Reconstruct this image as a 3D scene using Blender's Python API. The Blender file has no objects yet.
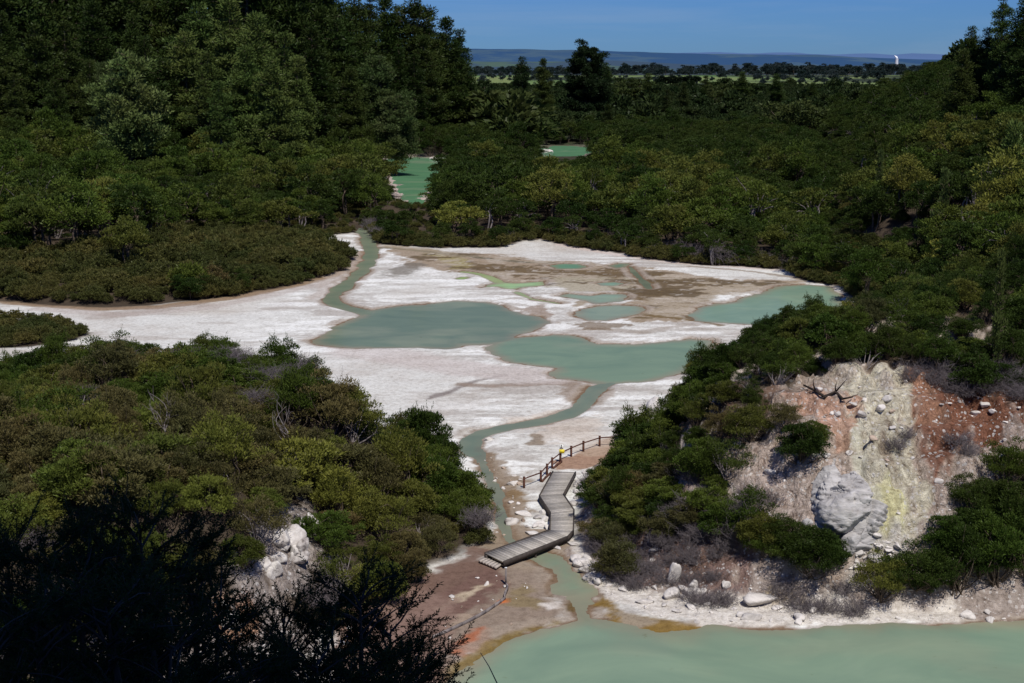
import bpy, math, random
import numpy as np
from mathutils import Vector, Matrix

random.seed(7)
RNG = np.random.default_rng(7)
scene = bpy.context.scene
col = scene.collection
R = math.radians

# ------------------------------------------------------------------ camera model
CAM = np.array([0.0, 0.0, 33.0]); PITCH = R(11.13); F = 1400.0
def ray(px, py):
    px = np.asarray(px, float); py = np.asarray(py, float)
    rx = (px - 512) / F; ry = (341.5 - py) / F
    return np.stack([rx, math.cos(PITCH) + ry * math.sin(PITCH), -math.sin(PITCH) + ry * math.cos(PITCH)], -1)
def at(px, py, z=0.0):
    d = ray(px, py); t = (z - CAM[2]) / d[..., 2]
    return CAM + d * t[..., None]
def poly(pts, z=0.0):
    p = np.array(pts, float); return at(p[:, 0], p[:, 1], z)[:, :2]
def project(p):
    p = np.asarray(p, float) - CAM
    f = p[..., 1] * math.cos(PITCH) - p[..., 2] * math.sin(PITCH)
    u = p[..., 1] * math.sin(PITCH) + p[..., 2] * math.cos(PITCH)
    return 512 + F * p[..., 0] / f, 341.5 - F * u / f, f

# ------------------------------------------------------------------ numeric helpers
def sstep(a, b, x):
    t = np.clip((x - a) / (b - a), 0, 1); return t * t * (3 - 2 * t)
def _hash(xi, yi, s):
    h = (xi * 374761393 + yi * 668265263 + s * 144269504) & 0xffffffff
    h = ((h ^ (h >> 13)) * 1274126177) & 0xffffffff
    h = ((h ^ (h >> 16)) * 2246822519) & 0xffffffff
    return ((h ^ (h >> 15)) & 0xffffff) / float(0xffffff)
def vnoise(x, y, s=0):
    xf = np.floor(x); yf = np.floor(y)
    xi = xf.astype(np.int64); yi = yf.astype(np.int64)
    u = x - xf; v = y - yf; u = u * u * (3 - 2 * u); v = v * v * (3 - 2 * v)
    a = _hash(xi, yi, s); b = _hash(xi + 1, yi, s); c = _hash(xi, yi + 1, s); d = _hash(xi + 1, yi + 1, s)
    return (a * (1 - u) + b * u) * (1 - v) + (c * (1 - u) + d * u) * v
def fbm(x, y, sc, s=0, oct=4, gain=.5):
    """about -1..1"""
    r = 0; a = 1; n = 0; x = np.asarray(x, float) / sc; y = np.asarray(y, float) / sc
    for i in range(oct):
        r = r + a * (vnoise(x, y, s + i * 17) * 2 - 1); n += a; a *= gain; x = x * 2.03 + 11.7; y = y * 2.03 + 5.3
    return r / n
def sdf(P, x, y):
    """signed distance to polygon P, negative inside"""
    x = np.asarray(x, float); y = np.asarray(y, float)
    d2 = np.full(x.shape, 1e18); ins = np.zeros(x.shape, bool)
    n = len(P)
    for i in range(n):
        ax, ay = P[i]; bx, by = P[(i + 1) % n]
        ex, ey = bx - ax, by - ay
        wx, wy = x - ax, y - ay
        t = np.clip((wx * ex + wy * ey) / (ex * ex + ey * ey + 1e-12), 0, 1)
        d2 = np.minimum(d2, (wx - ex * t) ** 2 + (wy - ey * t) ** 2)
        if ey != 0:
            ins ^= ((ay > y) != (by > y)) & (x < ex * (y - ay) / ey + ax)
    d = np.sqrt(d2)
    return np.where(ins, -d, d)
def dline(P, x, y):
    d2 = np.full(np.shape(x), 1e18)
    for (ax, ay), (bx, by) in zip(P[:-1], P[1:]):
        ex, ey = bx - ax, by - ay; wx, wy = x - ax, y - ay
        t = np.clip((wx * ex + wy * ey) / (ex * ex + ey * ey + 1e-12), 0, 1)
        d2 = np.minimum(d2, (wx - ex * t) ** 2 + (wy - ey * t) ** 2)
    return np.sqrt(d2)

def zA(pts): return [(300 + x / 2.56, 220 + y / 2.56) for x, y in pts]
def zB(pts): return [(560 + x / 3.413, 280 + y / 3.413) for x, y in pts]
def zC(pts): return [(400 + x / 4.655, 540 + y / 4.655) for x, y in pts]
def zD(pts): return [(470 + x / 4.27, 420 + y / 4.27) for x, y in pts]
def zE(pts): return [(380 + x / 3.938, 220 + y / 3.938) for x, y in pts]

# ------------------------------------------------------------------ traced outlines (water level)
POOLS = [
 # name, polygon, colour, label
 ('pond_water', poly(zA([(20,310),(60,300),(80,275),(110,262),(150,250),(180,232),(240,222),(320,215),(400,207),(480,210),(530,225),(570,242),(612,250),(640,265),(600,283),(560,297),(540,310),(490,318),(430,320),(380,330),(300,328),(220,330),(120,328),(60,322)])), (.165,.225,.16)),
 ('pond_water', poly(zA([(475,330),(510,312),(560,300),(650,293),(720,302),(760,318),(850,318),(1000,303),(1060,308),(1060,345),(1000,385),(940,402),(900,412),(830,420),(780,424),(720,412),(660,405),(640,395),(655,380),(600,372),(540,365),(500,350)])), (.20,.29,.195)),
 ('pond_water', poly(zB([(440,122),(470,95),(520,82),(590,75),(640,60),(700,36),(760,21),(850,14),(925,24),(960,50),(960,95),(900,140),(850,152),(700,152),(530,146),(470,140)])), (.225,.335,.24)),
 ('pond_water', poly(zE([(765,375),(790,352),(850,340),(930,335),(1000,338),(1030,346),(1030,370),(960,385),(890,396),(820,396)])), (.26,.33,.24)),
 ('pond_water', poly(zE([(700,300),(740,290),(830,296),(880,290),(960,290),(975,300),(950,318),(890,328),(850,330),(800,318),(740,308)])), (.28,.39,.275)),
 ('pond_water', poly(zE([(670,180),(720,172),(790,173),(818,184),(790,193),(700,192)])), (.15,.30,.20)),
 ('pond_water', poly(zE([(900,180),(940,170),(985,172),(975,185),(930,190)])), (.13,.24,.17)),
 ('pond_water', poly(zE([(860,250),(920,246),(960,250),(930,258),(880,258)])), (.24,.40,.29)),
 ('pond_water', poly(zE([(395,268),(430,255),(480,246),(560,248),(640,242),(630,258),(570,262),(540,276),(500,272),(450,264)])), (.36,.55,.27)),
 ('pond_water', poly(zE([(292,230),(315,223),(345,224),(355,231),(330,236),(300,236)])), (.32,.50,.17)),
 ('pond_water', poly(zC([(600,82),(650,55),(720,78),(790,112),(850,160),(890,210),(905,240),(872,270),(862,300),(862,345),(880,380),(835,382),(822,330),(805,258),(750,245),(705,220),(695,170),(722,130),(660,110)])), (.205,.32,.21)),
 ('lake_water', np.vstack([poly(zC([(180,640),(290,592),(340,560),(400,522),(470,472),(560,432),(650,412),(740,392),(830,376),(900,372),(960,392),(1020,405)]) + [(640,631),(660,634),(690,632),(725,626),(760,628),(820,630),(860,627),(900,625),(960,624),(1024,622),(1100,620)]), [[70, 66], [60, 48], [-6, 48], [-7, 62]]]), (.225,.325,.23)),
 ('lake_water', poly([(376,160),(410,157),(445,158),(450,172),(438,184),(424,194),(419,212),(404,211),(400,196),(396,186)]), (.105,.245,.13)),
 ('lake_water', poly([(536,152),(548,146.5),(566,146),(588,147),(592,153),(570,157),(545,157)]), (.105,.25,.135)),
]
STREAMS = [  # centre line, half width, colour
 (poly(zA([(150,20),(172,45),(182,75),(180,100),(160,132),(120,165),(85,190),(80,205),(105,222),(160,236),(210,250)])), 1.25, (.175,.225,.15)),
 (poly(zA([(800,415),(765,428),(742,450),(720,480),(680,500),(610,518),(530,531),(470,545),(440,560),(436,585),(450,600)])), .95, (.165,.225,.165)),
 (poly(zD([(20,90),(45,170),(75,235),(105,300),(130,370),(145,440),(165,510),(205,545),(270,575),(340,600),(400,625)])), .42, (.16,.20,.15)),
 (poly(zE([(985,185),(1010,215),(1040,245),(1060,270)])), .5, (.10,.15,.10)),
 (poly(zE([(540,285),(600,312),(660,322),(710,330)])), .35, (.33,.42,.18)),
 (poly(zE([(330,205),(380,210),(430,226),(470,245)])), .8, (.35,.45,.2)),
]
RIGHT = np.vstack([poly([(577,549),(590,566),(606,580),(640,592),(700,602),(760,607),(850,613),(950,613),(1024,612),(1100,611)]),
    [[95,80],[400,86],[900,500],[600,1500],[200,1200],[130,700],[108,500],[88,400],[66,300],[52,243],[50,228],[60,215],[56,200],[50,185],[38,160],[26,141],[18,128],[10,114.5],[5.2,104],[3.6,98]]])
MOUND = np.array([(-1.6,95),(-1.6,104),(-4.5,114),(-12,122),(-25,128),(-40,133),(-60,138),(-90,140),(-200,140),(-200,55),(-100,60),(-60,64),(-35,68),(-22,71),(-14,74.5),(-10,79),(-7,85),(-4,91)])
LEFT = np.vstack([[(-900,190),(-300,200)], poly([(-60,298),(0,300),(40,305),(100,308),(150,305),(220,297),(290,285),(345,269),(354,258),(332,251),(310,241),(335,234),(362,231),(376,220),(388,211),(397,205),(400,190),(394,175),(384,160),(412,156),(446,157)]),
    [[-27,600],[-18,760],[-60,1200],[-400,1600],[-900,900]]])
TERRACE = np.vstack([poly([(-100,302),(0,302),(40,306),(100,309),(150,307),(220,299),(290,287),(345,271),(356,258),(335,251),(312,241),(335,235),(362,233),(378,245),(440,249),(500,249),(520,244),(540,242),(560,246),(610,253),(650,260),(700,266),(740,268),(788,271),(797,280),(840,288),(850,300)]),
    [[50,190],[30,150],[16,130],[10,110],[60,80],[80,80],[80,40],[-220,40],[-220,200]]])
LOWBUSH = poly([(-200,345),(-60,325),(0,321),(40,324),(70,328),(92,334),(78,341),(30,349),(-60,351),(-200,365)])

def pool_fields(x, y):
    shp = np.shape(x); best = np.full(shp, 1e9); idx = np.full(shp, -1)
    w = fbm(x, y, 3.8, 5, 5, .66) * 1.15
    for i, (n, P, c) in enumerate(POOLS):
        lo = P.min(0) - 12; hi = P.max(0) + 12
        m = (x > lo[0]) & (x < hi[0]) & (y > lo[1]) & (y < hi[1])
        if not m.any(): continue
        far = P[:, 1].min() > 300
        d = sdf(P, x[m], y[m]) + w[m] * (4 if far else 1)
        b = best[m]; ii = idx[m]; k = d < b
        b[k] = d[k]; ii[k] = i; best[m] = b; idx[m] = ii
    for j, (L, hw, c) in enumerate(STREAMS):
        lo = L.min(0) - 12; hi = L.max(0) + 12
        m = (x > lo[0]) & (x < hi[0]) & (y > lo[1]) & (y < hi[1])
        if not m.any(): continue
        d = dline(L, x[m], y[m]) - hw * (1 + .5 * fbm(x[m], y[m], 5, 60 + j, 2)) + w[m] * .4
        b = best[m]; ii = idx[m]; k = d < b
        b[k] = d[k]; ii[k] = len(POOLS) + j; best[m] = b; idx[m] = ii
    return best, idx

def terrain(x, y, full=False):
    x = np.asarray(x, float); y = np.asarray(y, float)
    dp, ip = pool_fields(x, y)
    base = .14 + .06 * fbm(x, y, 9, 1, 3) + .035 * fbm(x, y, 1.3, 2, 3)
    base = np.maximum(base, .05)
    h = np.where(dp > 0, base * sstep(0, 1.1, dp), -.45 * sstep(0, 2.0, -dp))
    # sinter rim just above the waterline
    dm = -sdf(MOUND, x, y) + 1.2 * fbm(x, y, 7, 21, 3)
    dm2 = dm * (1 + .9 * sstep(92, 80, y))
    hm = 7.6 * (1 - .22 * sstep(-22, -42, x) * sstep(84, 104, y)) * sstep(0, 16.5, dm2) + .9 * fbm(x, y, 11, 22, 3) * sstep(0, 6, dm)
    hm = hm + 1.5 * np.exp(-((x + 25) / 9) ** 2) * sstep(98, 106, y) * sstep(2, 9, dm)
    h = h + np.where(dm > 0, hm, 0)
    dr = -sdf(RIGHT, x, y)
    wr = 1.1 * fbm(x, y, 5, 31, 4) * sstep(0, 3, dr)
    drw = np.maximum(dr + wr, 0)
    cl = sstep(9, 19, x) * sstep(125, 112, y)
    pc = 12.0 * (1 - (1 - np.clip(drw / 16, 0, 1)) ** 2)
    pl = 9.6 * sstep(-.5, 16, drw)
    hr = (pc * cl + pl * (1 - cl)) + (.38 + .17 * sstep(150, 260, y)) * np.maximum(drw - 16, 0)
    hr = 50 * np.tanh(hr / 50) * (1 - .85 * sstep(480, 900, y)) + 2.6 * fbm(x, y, 26, 33, 3) * sstep(4, 30, dr)
    # gullies and broken rock on the slope
    rk = sstep(.5, 3, dr) * sstep(26, 14, dr) * sstep(130, 110, y)
    hr = hr + rk * (1.0 * fbm(x, y * .45, 2.6, 35, 4) + .45 * (1 - 2 * np.abs(fbm(x, y * .8, 1.3, 39, 4, .6))) + .25 * fbm(x, y, .6, 38, 2))
    hr = hr + rk * .55 * fbm(x, y * .16, 1.7, 36, 4, .6)
    hr = hr + rk * .26 * np.sin(hr * 4.2 + 2.5 * fbm(x, y, 3.5, 37, 3))
    h = h + np.where(dr > 0, hr, 0)
    dl = -sdf(LEFT, x, y)
    hl = 1.1 * sstep(0, 5, dl) + 19 * sstep(0, 210, dl) + 2.6 * fbm(x, y, 30, 41, 3) * sstep(5, 40, dl) + 16 * np.exp(-(((x + 120) / 120) ** 2 + ((y - 620) / 150) ** 2)) * sstep(0, 60, dl)
    h = h + np.where(dl > 0, hl * (1 - sstep(900, 1500, y)), 0)
    flat = sstep(250, 300, y) * sstep(3, 25, dp)
    h = h + flat * (1.4 + 2.2 * fbm(x, y, 34, 51, 3)) * (dl < 0) * (dr < 0)
    hc = 31.3 - .72 * np.maximum(y, 0) + 1.2 * fbm(x, y, 6, 71, 3) * sstep(1, 8, y)
    hc = np.where(y < 44, hc, -9)
    h = np.maximum(h, hc)
    if not full: return h
    return dict(h=h, dp=dp, ip=ip, dm=dm, dr=dr, dl=dl, rk=rk)

def ground(px, py):
    """where the sight line of a photo pixel meets the terrain"""
    px = np.atleast_1d(np.asarray(px, float)); py = np.atleast_1d(np.asarray(py, float))
    d = ray(px, py); d = d / np.linalg.norm(d, axis=-1, keepdims=True)
    ts = np.concatenate([np.arange(58, 150, .25), np.arange(150, 700, 1.0)])
    P = CAM + d[:, None, :] * ts[None, :, None]
    below = P[..., 2] <= terrain(P[..., 0], P[..., 1])
    k = np.argmax(below, 1); k[~below.any(1)] = len(ts) - 1
    return P[np.arange(len(px)), k]
def gpoly(pts):
    p = np.array(pts, float); q = ground(p[:, 0], p[:, 1])[:, :2]; q[:, 1] = np.minimum(q[:, 1], 103); return q
def gz(x, y): return float(terrain(np.array([x]), np.array([y]))[0])

# ------------------------------------------------------------------ materials
def new_mat(name):
    m = bpy.data.materials.new(name); m.use_nodes = True
    nt = m.node_tree; b = nt.nodes['Principled BSDF']; b.inputs['Specular IOR Level'].default_value = .25
    return m, nt, b
def node(nt, t, **kw):
    n = nt.nodes.new(t)
    for k, v in kw.items():
        if k in n.inputs.keys(): n.inputs[k].default_value = v
        else: setattr(n, k, v)
    return n
def ramp(nt, stops):
    r = nt.nodes.new('ShaderNodeValToRGB')
    e = r.color_ramp.elements
    while len(e) < len(stops): e.new(.5)
    for el, (p, c) in zip(e, stops):
        el.position = p; el.color = (*c, 1) if len(c) == 3 else c
    return r
def mixc(nt, a, b, f, mode='MIX'):
    n = nt.nodes.new('ShaderNodeMix'); n.data_type = 'RGBA'; n.blend_type = mode
    for s, v in ((n.inputs[6], a), (n.inputs[7], b), (n.inputs[0], f)):
        if hasattr(v, 'links') or isinstance(v, bpy.types.NodeSocket): nt.links.new(v, s)
        else: s.default_value = v if not isinstance(v, tuple) or len(v) == 4 else (*v, 1)
    return n.outputs[2]
def mth(nt, op, a, b=0.0):
    n = nt.nodes.new('ShaderNodeMath'); n.operation = op
    for s, v in ((n.inputs[0], a), (n.inputs[1], b)):
        if isinstance(v, bpy.types.NodeSocket): nt.links.new(v, s)
        else: s.default_value = v
    return n.outputs[0]
def noise(nt, scale, detail=4, rough=.55, vec=None, dist=0):
    n = node(nt, 'ShaderNodeTexNoise'); n.inputs['Scale'].default_value = scale
    n.inputs['Detail'].default_value = detail; n.inputs['Roughness'].default_value = rough; n.inputs['Distortion'].default_value = dist
    if vec is not None: nt.links.new(vec, n.inputs['Vector'])
    return n.outputs['Fac']

def simple(name, c, rough=.8, var=.25, scale=8, bump=0, metal=0):
    m, nt, b = new_mat(name)
    g = nt.nodes.new('ShaderNodeNewGeometry')
    f = noise(nt, scale, 5, .6, g.outputs['Position'])
    r = ramp(nt, [(.25, tuple(x * (1 - var) for x in c)), (.75, tuple(min(1, x * (1 + var)) for x in c))])
    nt.links.new(f, r.inputs[0]); nt.links.new(r.outputs[0], b.inputs['Base Color'])
    b.inputs['Roughness'].default_value = rough; b.inputs['Metallic'].default_value = metal
    if bump:
        bp = node(nt, 'ShaderNodeBump', Strength=bump); bp.inputs['Distance'].default_value = .1
        nt.links.new(f, bp.inputs['Height']); nt.links.new(bp.outputs[0], b.inputs['Normal'])
    return m

def foliage_mat(name, transl=.22):
    """leaf colour = object colour, varied plant by plant and patch by patch"""
    m = bpy.data.materials.new(name); m.use_nodes = True; nt = m.node_tree; nt.nodes.clear()
    oi = nt.nodes.new('ShaderNodeObjectInfo'); g = nt.nodes.new('ShaderNodeNewGeometry')
    n1 = noise(nt, .11, 2, .5, g.outputs['Position'])
    n2 = noise(nt, 1.7, 3, .6, g.outputs['Position'])
    warm = mixc(nt, oi.outputs['Color'], (1.16, .97, .80), 1.0, 'MULTIPLY')
    cool = mixc(nt, oi.outputs['Color'], (.74, .94, .72), 1.0, 'MULTIPLY')
    c = mixc(nt, cool, warm, mth(nt, 'ADD', mth(nt, 'MULTIPLY', n1, 1.2), mth(nt, 'SUBTRACT', mth(nt, 'MULTIPLY', oi.outputs['Random'], .6), .4)))
    v = mth(nt, 'ADD', mth(nt, 'MULTIPLY', n2, 1.1), mth(nt, 'ADD', mth(nt, 'MULTIPLY', oi.outputs['Random'], .4), .25))
    vv = nt.nodes.new('ShaderNodeCombineColor'); [nt.links.new(v, vv.inputs[i]) for i in range(3)]
    c = mixc(nt, c, vv.outputs[0], 1.0, 'MULTIPLY')
    d = nt.nodes.new('ShaderNodeBsdfDiffuse'); t = nt.nodes.new('ShaderNodeBsdfTranslucent')
    gl = nt.nodes.new('ShaderNodeBsdfGlossy'); gl.inputs['Roughness'].default_value = .45; gl.inputs['Color'].default_value = (.5, .5, .5, 1)
    nt.links.new(c, d.inputs[0]); nt.links.new(c, t.inputs[0])
    ms = nt.nodes.new('ShaderNodeMixShader'); ms.inputs[0].default_value = transl
    nt.links.new(d.outputs[0], ms.inputs[1]); nt.links.new(t.outputs[0], ms.inputs[2])
    m2 = nt.nodes.new('ShaderNodeMixShader'); m2.inputs[0].default_value = .012
    nt.links.new(ms.outputs[0], m2.inputs[1]); nt.links.new(gl.outputs[0], m2.inputs[2])
    o = nt.nodes.new('ShaderNodeOutputMaterial'); nt.links.new(m2.outputs[0], o.inputs[0])
    return m

M = {}
M['leaf'] = foliage_mat('shrub_leaves'); M['needle'] = foliage_mat('pine_needles', .12)
M['bark'] = simple('grey_brown_bark', (.10, .075, .055), .9, .4, 3)
M['dead'] = simple('bleached_dead_wood', (.20, .175, .17), .85, .35, 2)
M['deadtwig'] = simple('dry_grey_twigs', (.145, .125, .13), .9, .35, 1.2)
M['char'] = simple('dark_branch_wood', (.03, .022, .018), .9, .3, 4)
M['post'] = simple('red_brown_timber', (.10, .042, .028), .8, .35, 6)
M['beam'] = simple('dark_timber', (.055, .045, .04), .8, .4, 5)  # one even dark brown for beams, supports and sign stake
M['white_paint'] = simple('white_paint', (.75, .75, .72), .5, .06, 9)
M['yellow_paint'] = simple('yellow_paint', (.80, .66, .05), .5, .06, 9)
M['black_paint'] = simple('black_paint', (.02, .02, .02), .5, .06, 9)
M['concrete'] = simple('pale_concrete', (.62, .62, .64), .8, .1, .02)
M['steam'] = simple('white_steam', (.85, .87, .9), 1, .05, .02)

def rock_mat(name, c, c2, dark, layers=False):
    m, nt, b = new_mat(name)
    g = nt.nodes.new('ShaderNodeNewGeometry'); oi = nt.nodes.new('ShaderNodeObjectInfo')
    mp = node(nt, 'ShaderNodeMapping'); nt.links.new(g.outputs['Position'], mp.inputs[0])
    mp.inputs['Scale'].default_value = (.6, .6, 2.6) if layers else (1, 1, 1)
    f = noise(nt, 1.3, 8, .62, mp.outputs[0], .6)
    r = ramp(nt, [(.30, dark), (.42, c2), (.6, c), (.8, tuple(min(1, v * 1.15) for v in c))])
    nt.links.new(f, r.inputs[0])
    k = mth(nt, 'ADD', mth(nt, 'MULTIPLY', oi.outputs['Random'], .3), .92)
    kk = nt.nodes.new('ShaderNodeCombineColor'); [nt.links.new(k, kk.inputs[i]) for i in range(3)]
    nt.links.new(mixc(nt, r.outputs[0], kk.outputs[0], 1.0, 'MULTIPLY'), b.inputs['Base Color'])
    b.inputs['Roughness'].default_value = .9
    bp = node(nt, 'ShaderNodeBump', Strength=.8); bp.inputs['Distance'].default_value = .15
    nt.links.new(f, bp.inputs['Height']); nt.links.new(bp.outputs[0], b.inputs['Normal'])
    return m
M['rock'] = rock_mat('white_sinter_rock', (.62, .58, .54), (.46, .43, .40), (.16, .14, .13))
M['grey_rock'] = rock_mat('grey_layered_rock', (.43, .415, .405), (.31, .295, .285), (.09, .08, .075), True)
M['white_face'] = rock_mat('cracked_white_rock', (.50, .475, .45), (.33, .30, .28), (.07, .055, .05))
M['tan_rock'] = rock_mat('tan_rock', (.42, .33, .26), (.30, .23, .18), (.10, .07, .05))

def ground_mat():
    m, nt, b = new_mat('hydrothermal_ground')
    g = nt.nodes.new('ShaderNodeNewGeometry')
    va = node(nt, 'ShaderNodeAttribute', attribute_name='Col')
    rk = node(nt, 'ShaderNodeAttribute', attribute_name='rocky')
    far = node(nt, 'ShaderNodeAttribute', attribute_name='far')
    n1 = noise(nt, 2.2, 4, .65, g.outputs['Position'])
    n2 = noise(nt, 9, 3, .7, g.outputs['Position'])
    s1 = ramp(nt, [(.3, (.74, .72, .70)), (.5, (1, 1, 1)), (.72, (1.12, 1.12, 1.12))]); nt.links.new(n1, s1.inputs[0])
    s2 = ramp(nt, [(.32, (.80, .78, .76)), (.55, (1.04, 1.04, 1.04))]); nt.links.new(n2, s2.inputs[0])
    c = mixc(nt, va.outputs['Color'], s1.outputs[0], 1.0, 'MULTIPLY')
    c = mixc(nt, c, s2.outputs[0], 1.0, 'MULTIPLY')
    # broken rock: dark cracks and pale stones
    mp = node(nt, 'ShaderNodeMapping'); nt.links.new(g.outputs['Position'], mp.inputs[0]); mp.inputs['Scale'].default_value = (1, 1, .7)
    n3 = noise(nt, 1.9, 5, .80, mp.outputs[0], .8)
    vr = node(nt, 'ShaderNodeTexVoronoi'); vr.inputs['Scale'].default_value = 2.6; nt.links.new(g.outputs['Position'], vr.inputs['Vector'])
    sep = nt.nodes.new('ShaderNodeSeparateColor'); nt.links.new(vr.outputs['Color'], sep.inputs[0])
    stone = mth(nt, 'MULTIPLY', mth(nt, 'GREATER_THAN', sep.outputs[0], .72), mth(nt, 'LESS_THAN', vr.outputs['Distance'], mth(nt, 'MULTIPLY', n1, .62)))
    vs = node(nt, 'ShaderNodeTexVoronoi'); vs.inputs['Scale'].default_value = 5.5; nt.links.new(g.outputs['Position'], vs.inputs['Vector'])
    sp2 = nt.nodes.new('ShaderNodeSeparateColor'); nt.links.new(vs.outputs['Color'], sp2.inputs[0])
    stone2 = mth(nt, 'MULTIPLY', mth(nt, 'GREATER_THAN', sp2.outputs[1], .80), mth(nt, 'LESS_THAN', vs.outputs['Distance'], mth(nt, 'MULTIPLY', n1, .75)))
    crk = ramp(nt, [(.36, (.30, .25, .22)), (.45, (.84, .81, .78)), (.55, (1, 1, 1)), (.66, (1.4, 1.42, 1.42))]); nt.links.new(n3, crk.inputs[0])
    cr = mixc(nt, c, crk.outputs[0], .9, 'MULTIPLY')
    pale = mixc(nt, cr, (.66, .63, .60, 1), mth(nt, 'MULTIPLY', mth(nt, 'MAXIMUM', stone, stone2), .8))
    c = mixc(nt, c, pale, rk.outputs['Fac'])
    nt.links.new(c, b.inputs['Base Color']); b.inputs['Roughness'].default_value = .9; b.inputs['Specular IOR Level'].default_value = .1
    hgt = mth(nt, 'ADD', mth(nt, 'MULTIPLY', n1, .7), mth(nt, 'MULTIPLY', n3, mth(nt, 'MULTIPLY', rk.outputs['Fac'], 2.6)))
    bp = node(nt, 'ShaderNodeBump'); bp.inputs['Distance'].default_value = .3
    nt.links.new(mth(nt, 'ADD', mth(nt, 'MULTIPLY', rk.outputs['Fac'], .6), .30), bp.inputs['Strength'])
    nt.links.new(hgt, bp.inputs['Height']); nt.links.new(bp.outputs[0], b.inputs['Normal'])
    return m
M['ground'] = ground_mat()

def water_mat():
    m, nt, b = new_mat('milky_geothermal_water')
    va = node(nt, 'ShaderNodeAttribute', attribute_name='Col')
    g = nt.nodes.new('ShaderNodeNewGeometry')
    mp = node(nt, 'ShaderNodeMapping'); nt.links.new(g.outputs['Position'], mp.inputs[0]); mp.inputs['Scale'].default_value = (.10, .16, 1)
    n1 = noise(nt, 1.0, 4, .6, mp.outputs[0], 1.2)
    s1 = ramp(nt, [(.3, (.84, .87, .88)), (.7, (1.12, 1.08, 1.05))]); nt.links.new(n1, s1.inputs[0])
    n3 = noise(nt, 1.1, 3, .5, g.outputs['Position'])
    sp = ramp(nt, [(.70, (1, 1, 1)), (.80, (.80, .74, .66))]); nt.links.new(n3, sp.inputs[0])
    c = mixc(nt, va.outputs['Color'], s1.outputs[0], 1.0, 'MULTIPLY')
    c = mixc(nt, c, sp.outputs[0], 1.0, 'MULTIPLY')
    n2 = noise(nt, 3.0, 3, .5, g.outputs['Position'])
    bp = node(nt, 'ShaderNodeBump', Strength=.10); bp.inputs['Distance'].default_value = .06
    nt.links.new(n2, bp.inputs['Height'])
    d = nt.nodes.new('ShaderNodeBsdfDiffuse'); nt.links.new(c, d.inputs[0])
    gl = nt.nodes.new('ShaderNodeBsdfGlossy'); gl.inputs['Roughness'].default_value = .10; nt.links.new(bp.outputs[0], gl.inputs['Normal'])
    lw = nt.nodes.new('ShaderNodeFresnel'); lw.inputs['IOR'].default_value = 1.33; nt.links.new(bp.outputs[0], lw.inputs['Normal'])
    ms = nt.nodes.new('ShaderNodeMixShader'); nt.links.new(mth(nt, 'MULTIPLY', lw.outputs[0], .33), ms.inputs[0])
    nt.links.new(d.outputs[0], ms.inputs[1]); nt.links.new(gl.outputs[0], ms.inputs[2])
    nt.links.new(ms.outputs[0], nt.nodes['Material Output'].inputs[0])
    return m
M['water'] = water_mat()

# ------------------------------------------------------------------ object helpers
def mesh_np(name, V, faces4=None, faces3=None, smooth=False, mats=(), mi=None):
    me = bpy.data.meshes.new(name)
    V = np.asarray(V, np.float32)
    f4 = np.zeros((0, 4), np.int32) if faces4 is None else np.asarray(faces4, np.int32).reshape(-1, 4)
    f3 = np.zeros((0, 3), np.int32) if faces3 is None else np.asarray(faces3, np.int32).reshape(-1, 3)
    me.vertices.add(len(V)); me.vertices.foreach_set('co', V.ravel())
    nl = len(f4) * 4 + len(f3) * 3
    me.loops.add(nl); me.loops.foreach_set('vertex_index', np.concatenate([f4.ravel(), f3.ravel()]))
    me.polygons.add(len(f4) + len(f3))
    st = np.concatenate([np.arange(len(f4)) * 4, len(f4) * 4 + np.arange(len(f3)) * 3]).astype(np.int32)
    me.polygons.foreach_set('loop_start', st)
    if smooth: me.polygons.foreach_set('use_smooth', np.ones(len(st), bool))
    for m in mats: me.materials.append(m)
    if mi is not None: me.polygons.foreach_set('material_index', np.asarray(mi, np.int32))
    me.update(calc_edges=True); me.validate()
    return me
def obj(name, me, parent=None, loc=(0, 0, 0)):
    o = bpy.data.objects.new(name, me); col.objects.link(o); o.location = loc
    if parent is not None: o.parent = parent
    return o
def tag(o, label, cat, group=None, kind=None):
    o['label'] = label; o['category'] = cat
    if group: o['group'] = group
    if kind: o['kind'] = kind
    return o
def empty(name, loc, label, cat, group=None, rz=0):
    o = bpy.data.objects.new(name, None); col.objects.link(o); o.location = loc; o.rotation_euler.z = rz
    o.empty_display_size = .3
    return tag(o, label, cat, group)
def vcol(me, name, C):
    a = me.attributes.new(name, 'FLOAT_COLOR', 'POINT')
    a.data.foreach_set('color', np.concatenate([C, np.ones((len(C), 1))], 1).astype(np.float32).ravel())
def vflt(me, name, v):
    a = me.attributes.new(name, 'FLOAT', 'POINT'); a.data.foreach_set('value', np.asarray(v, np.float32))

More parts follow.
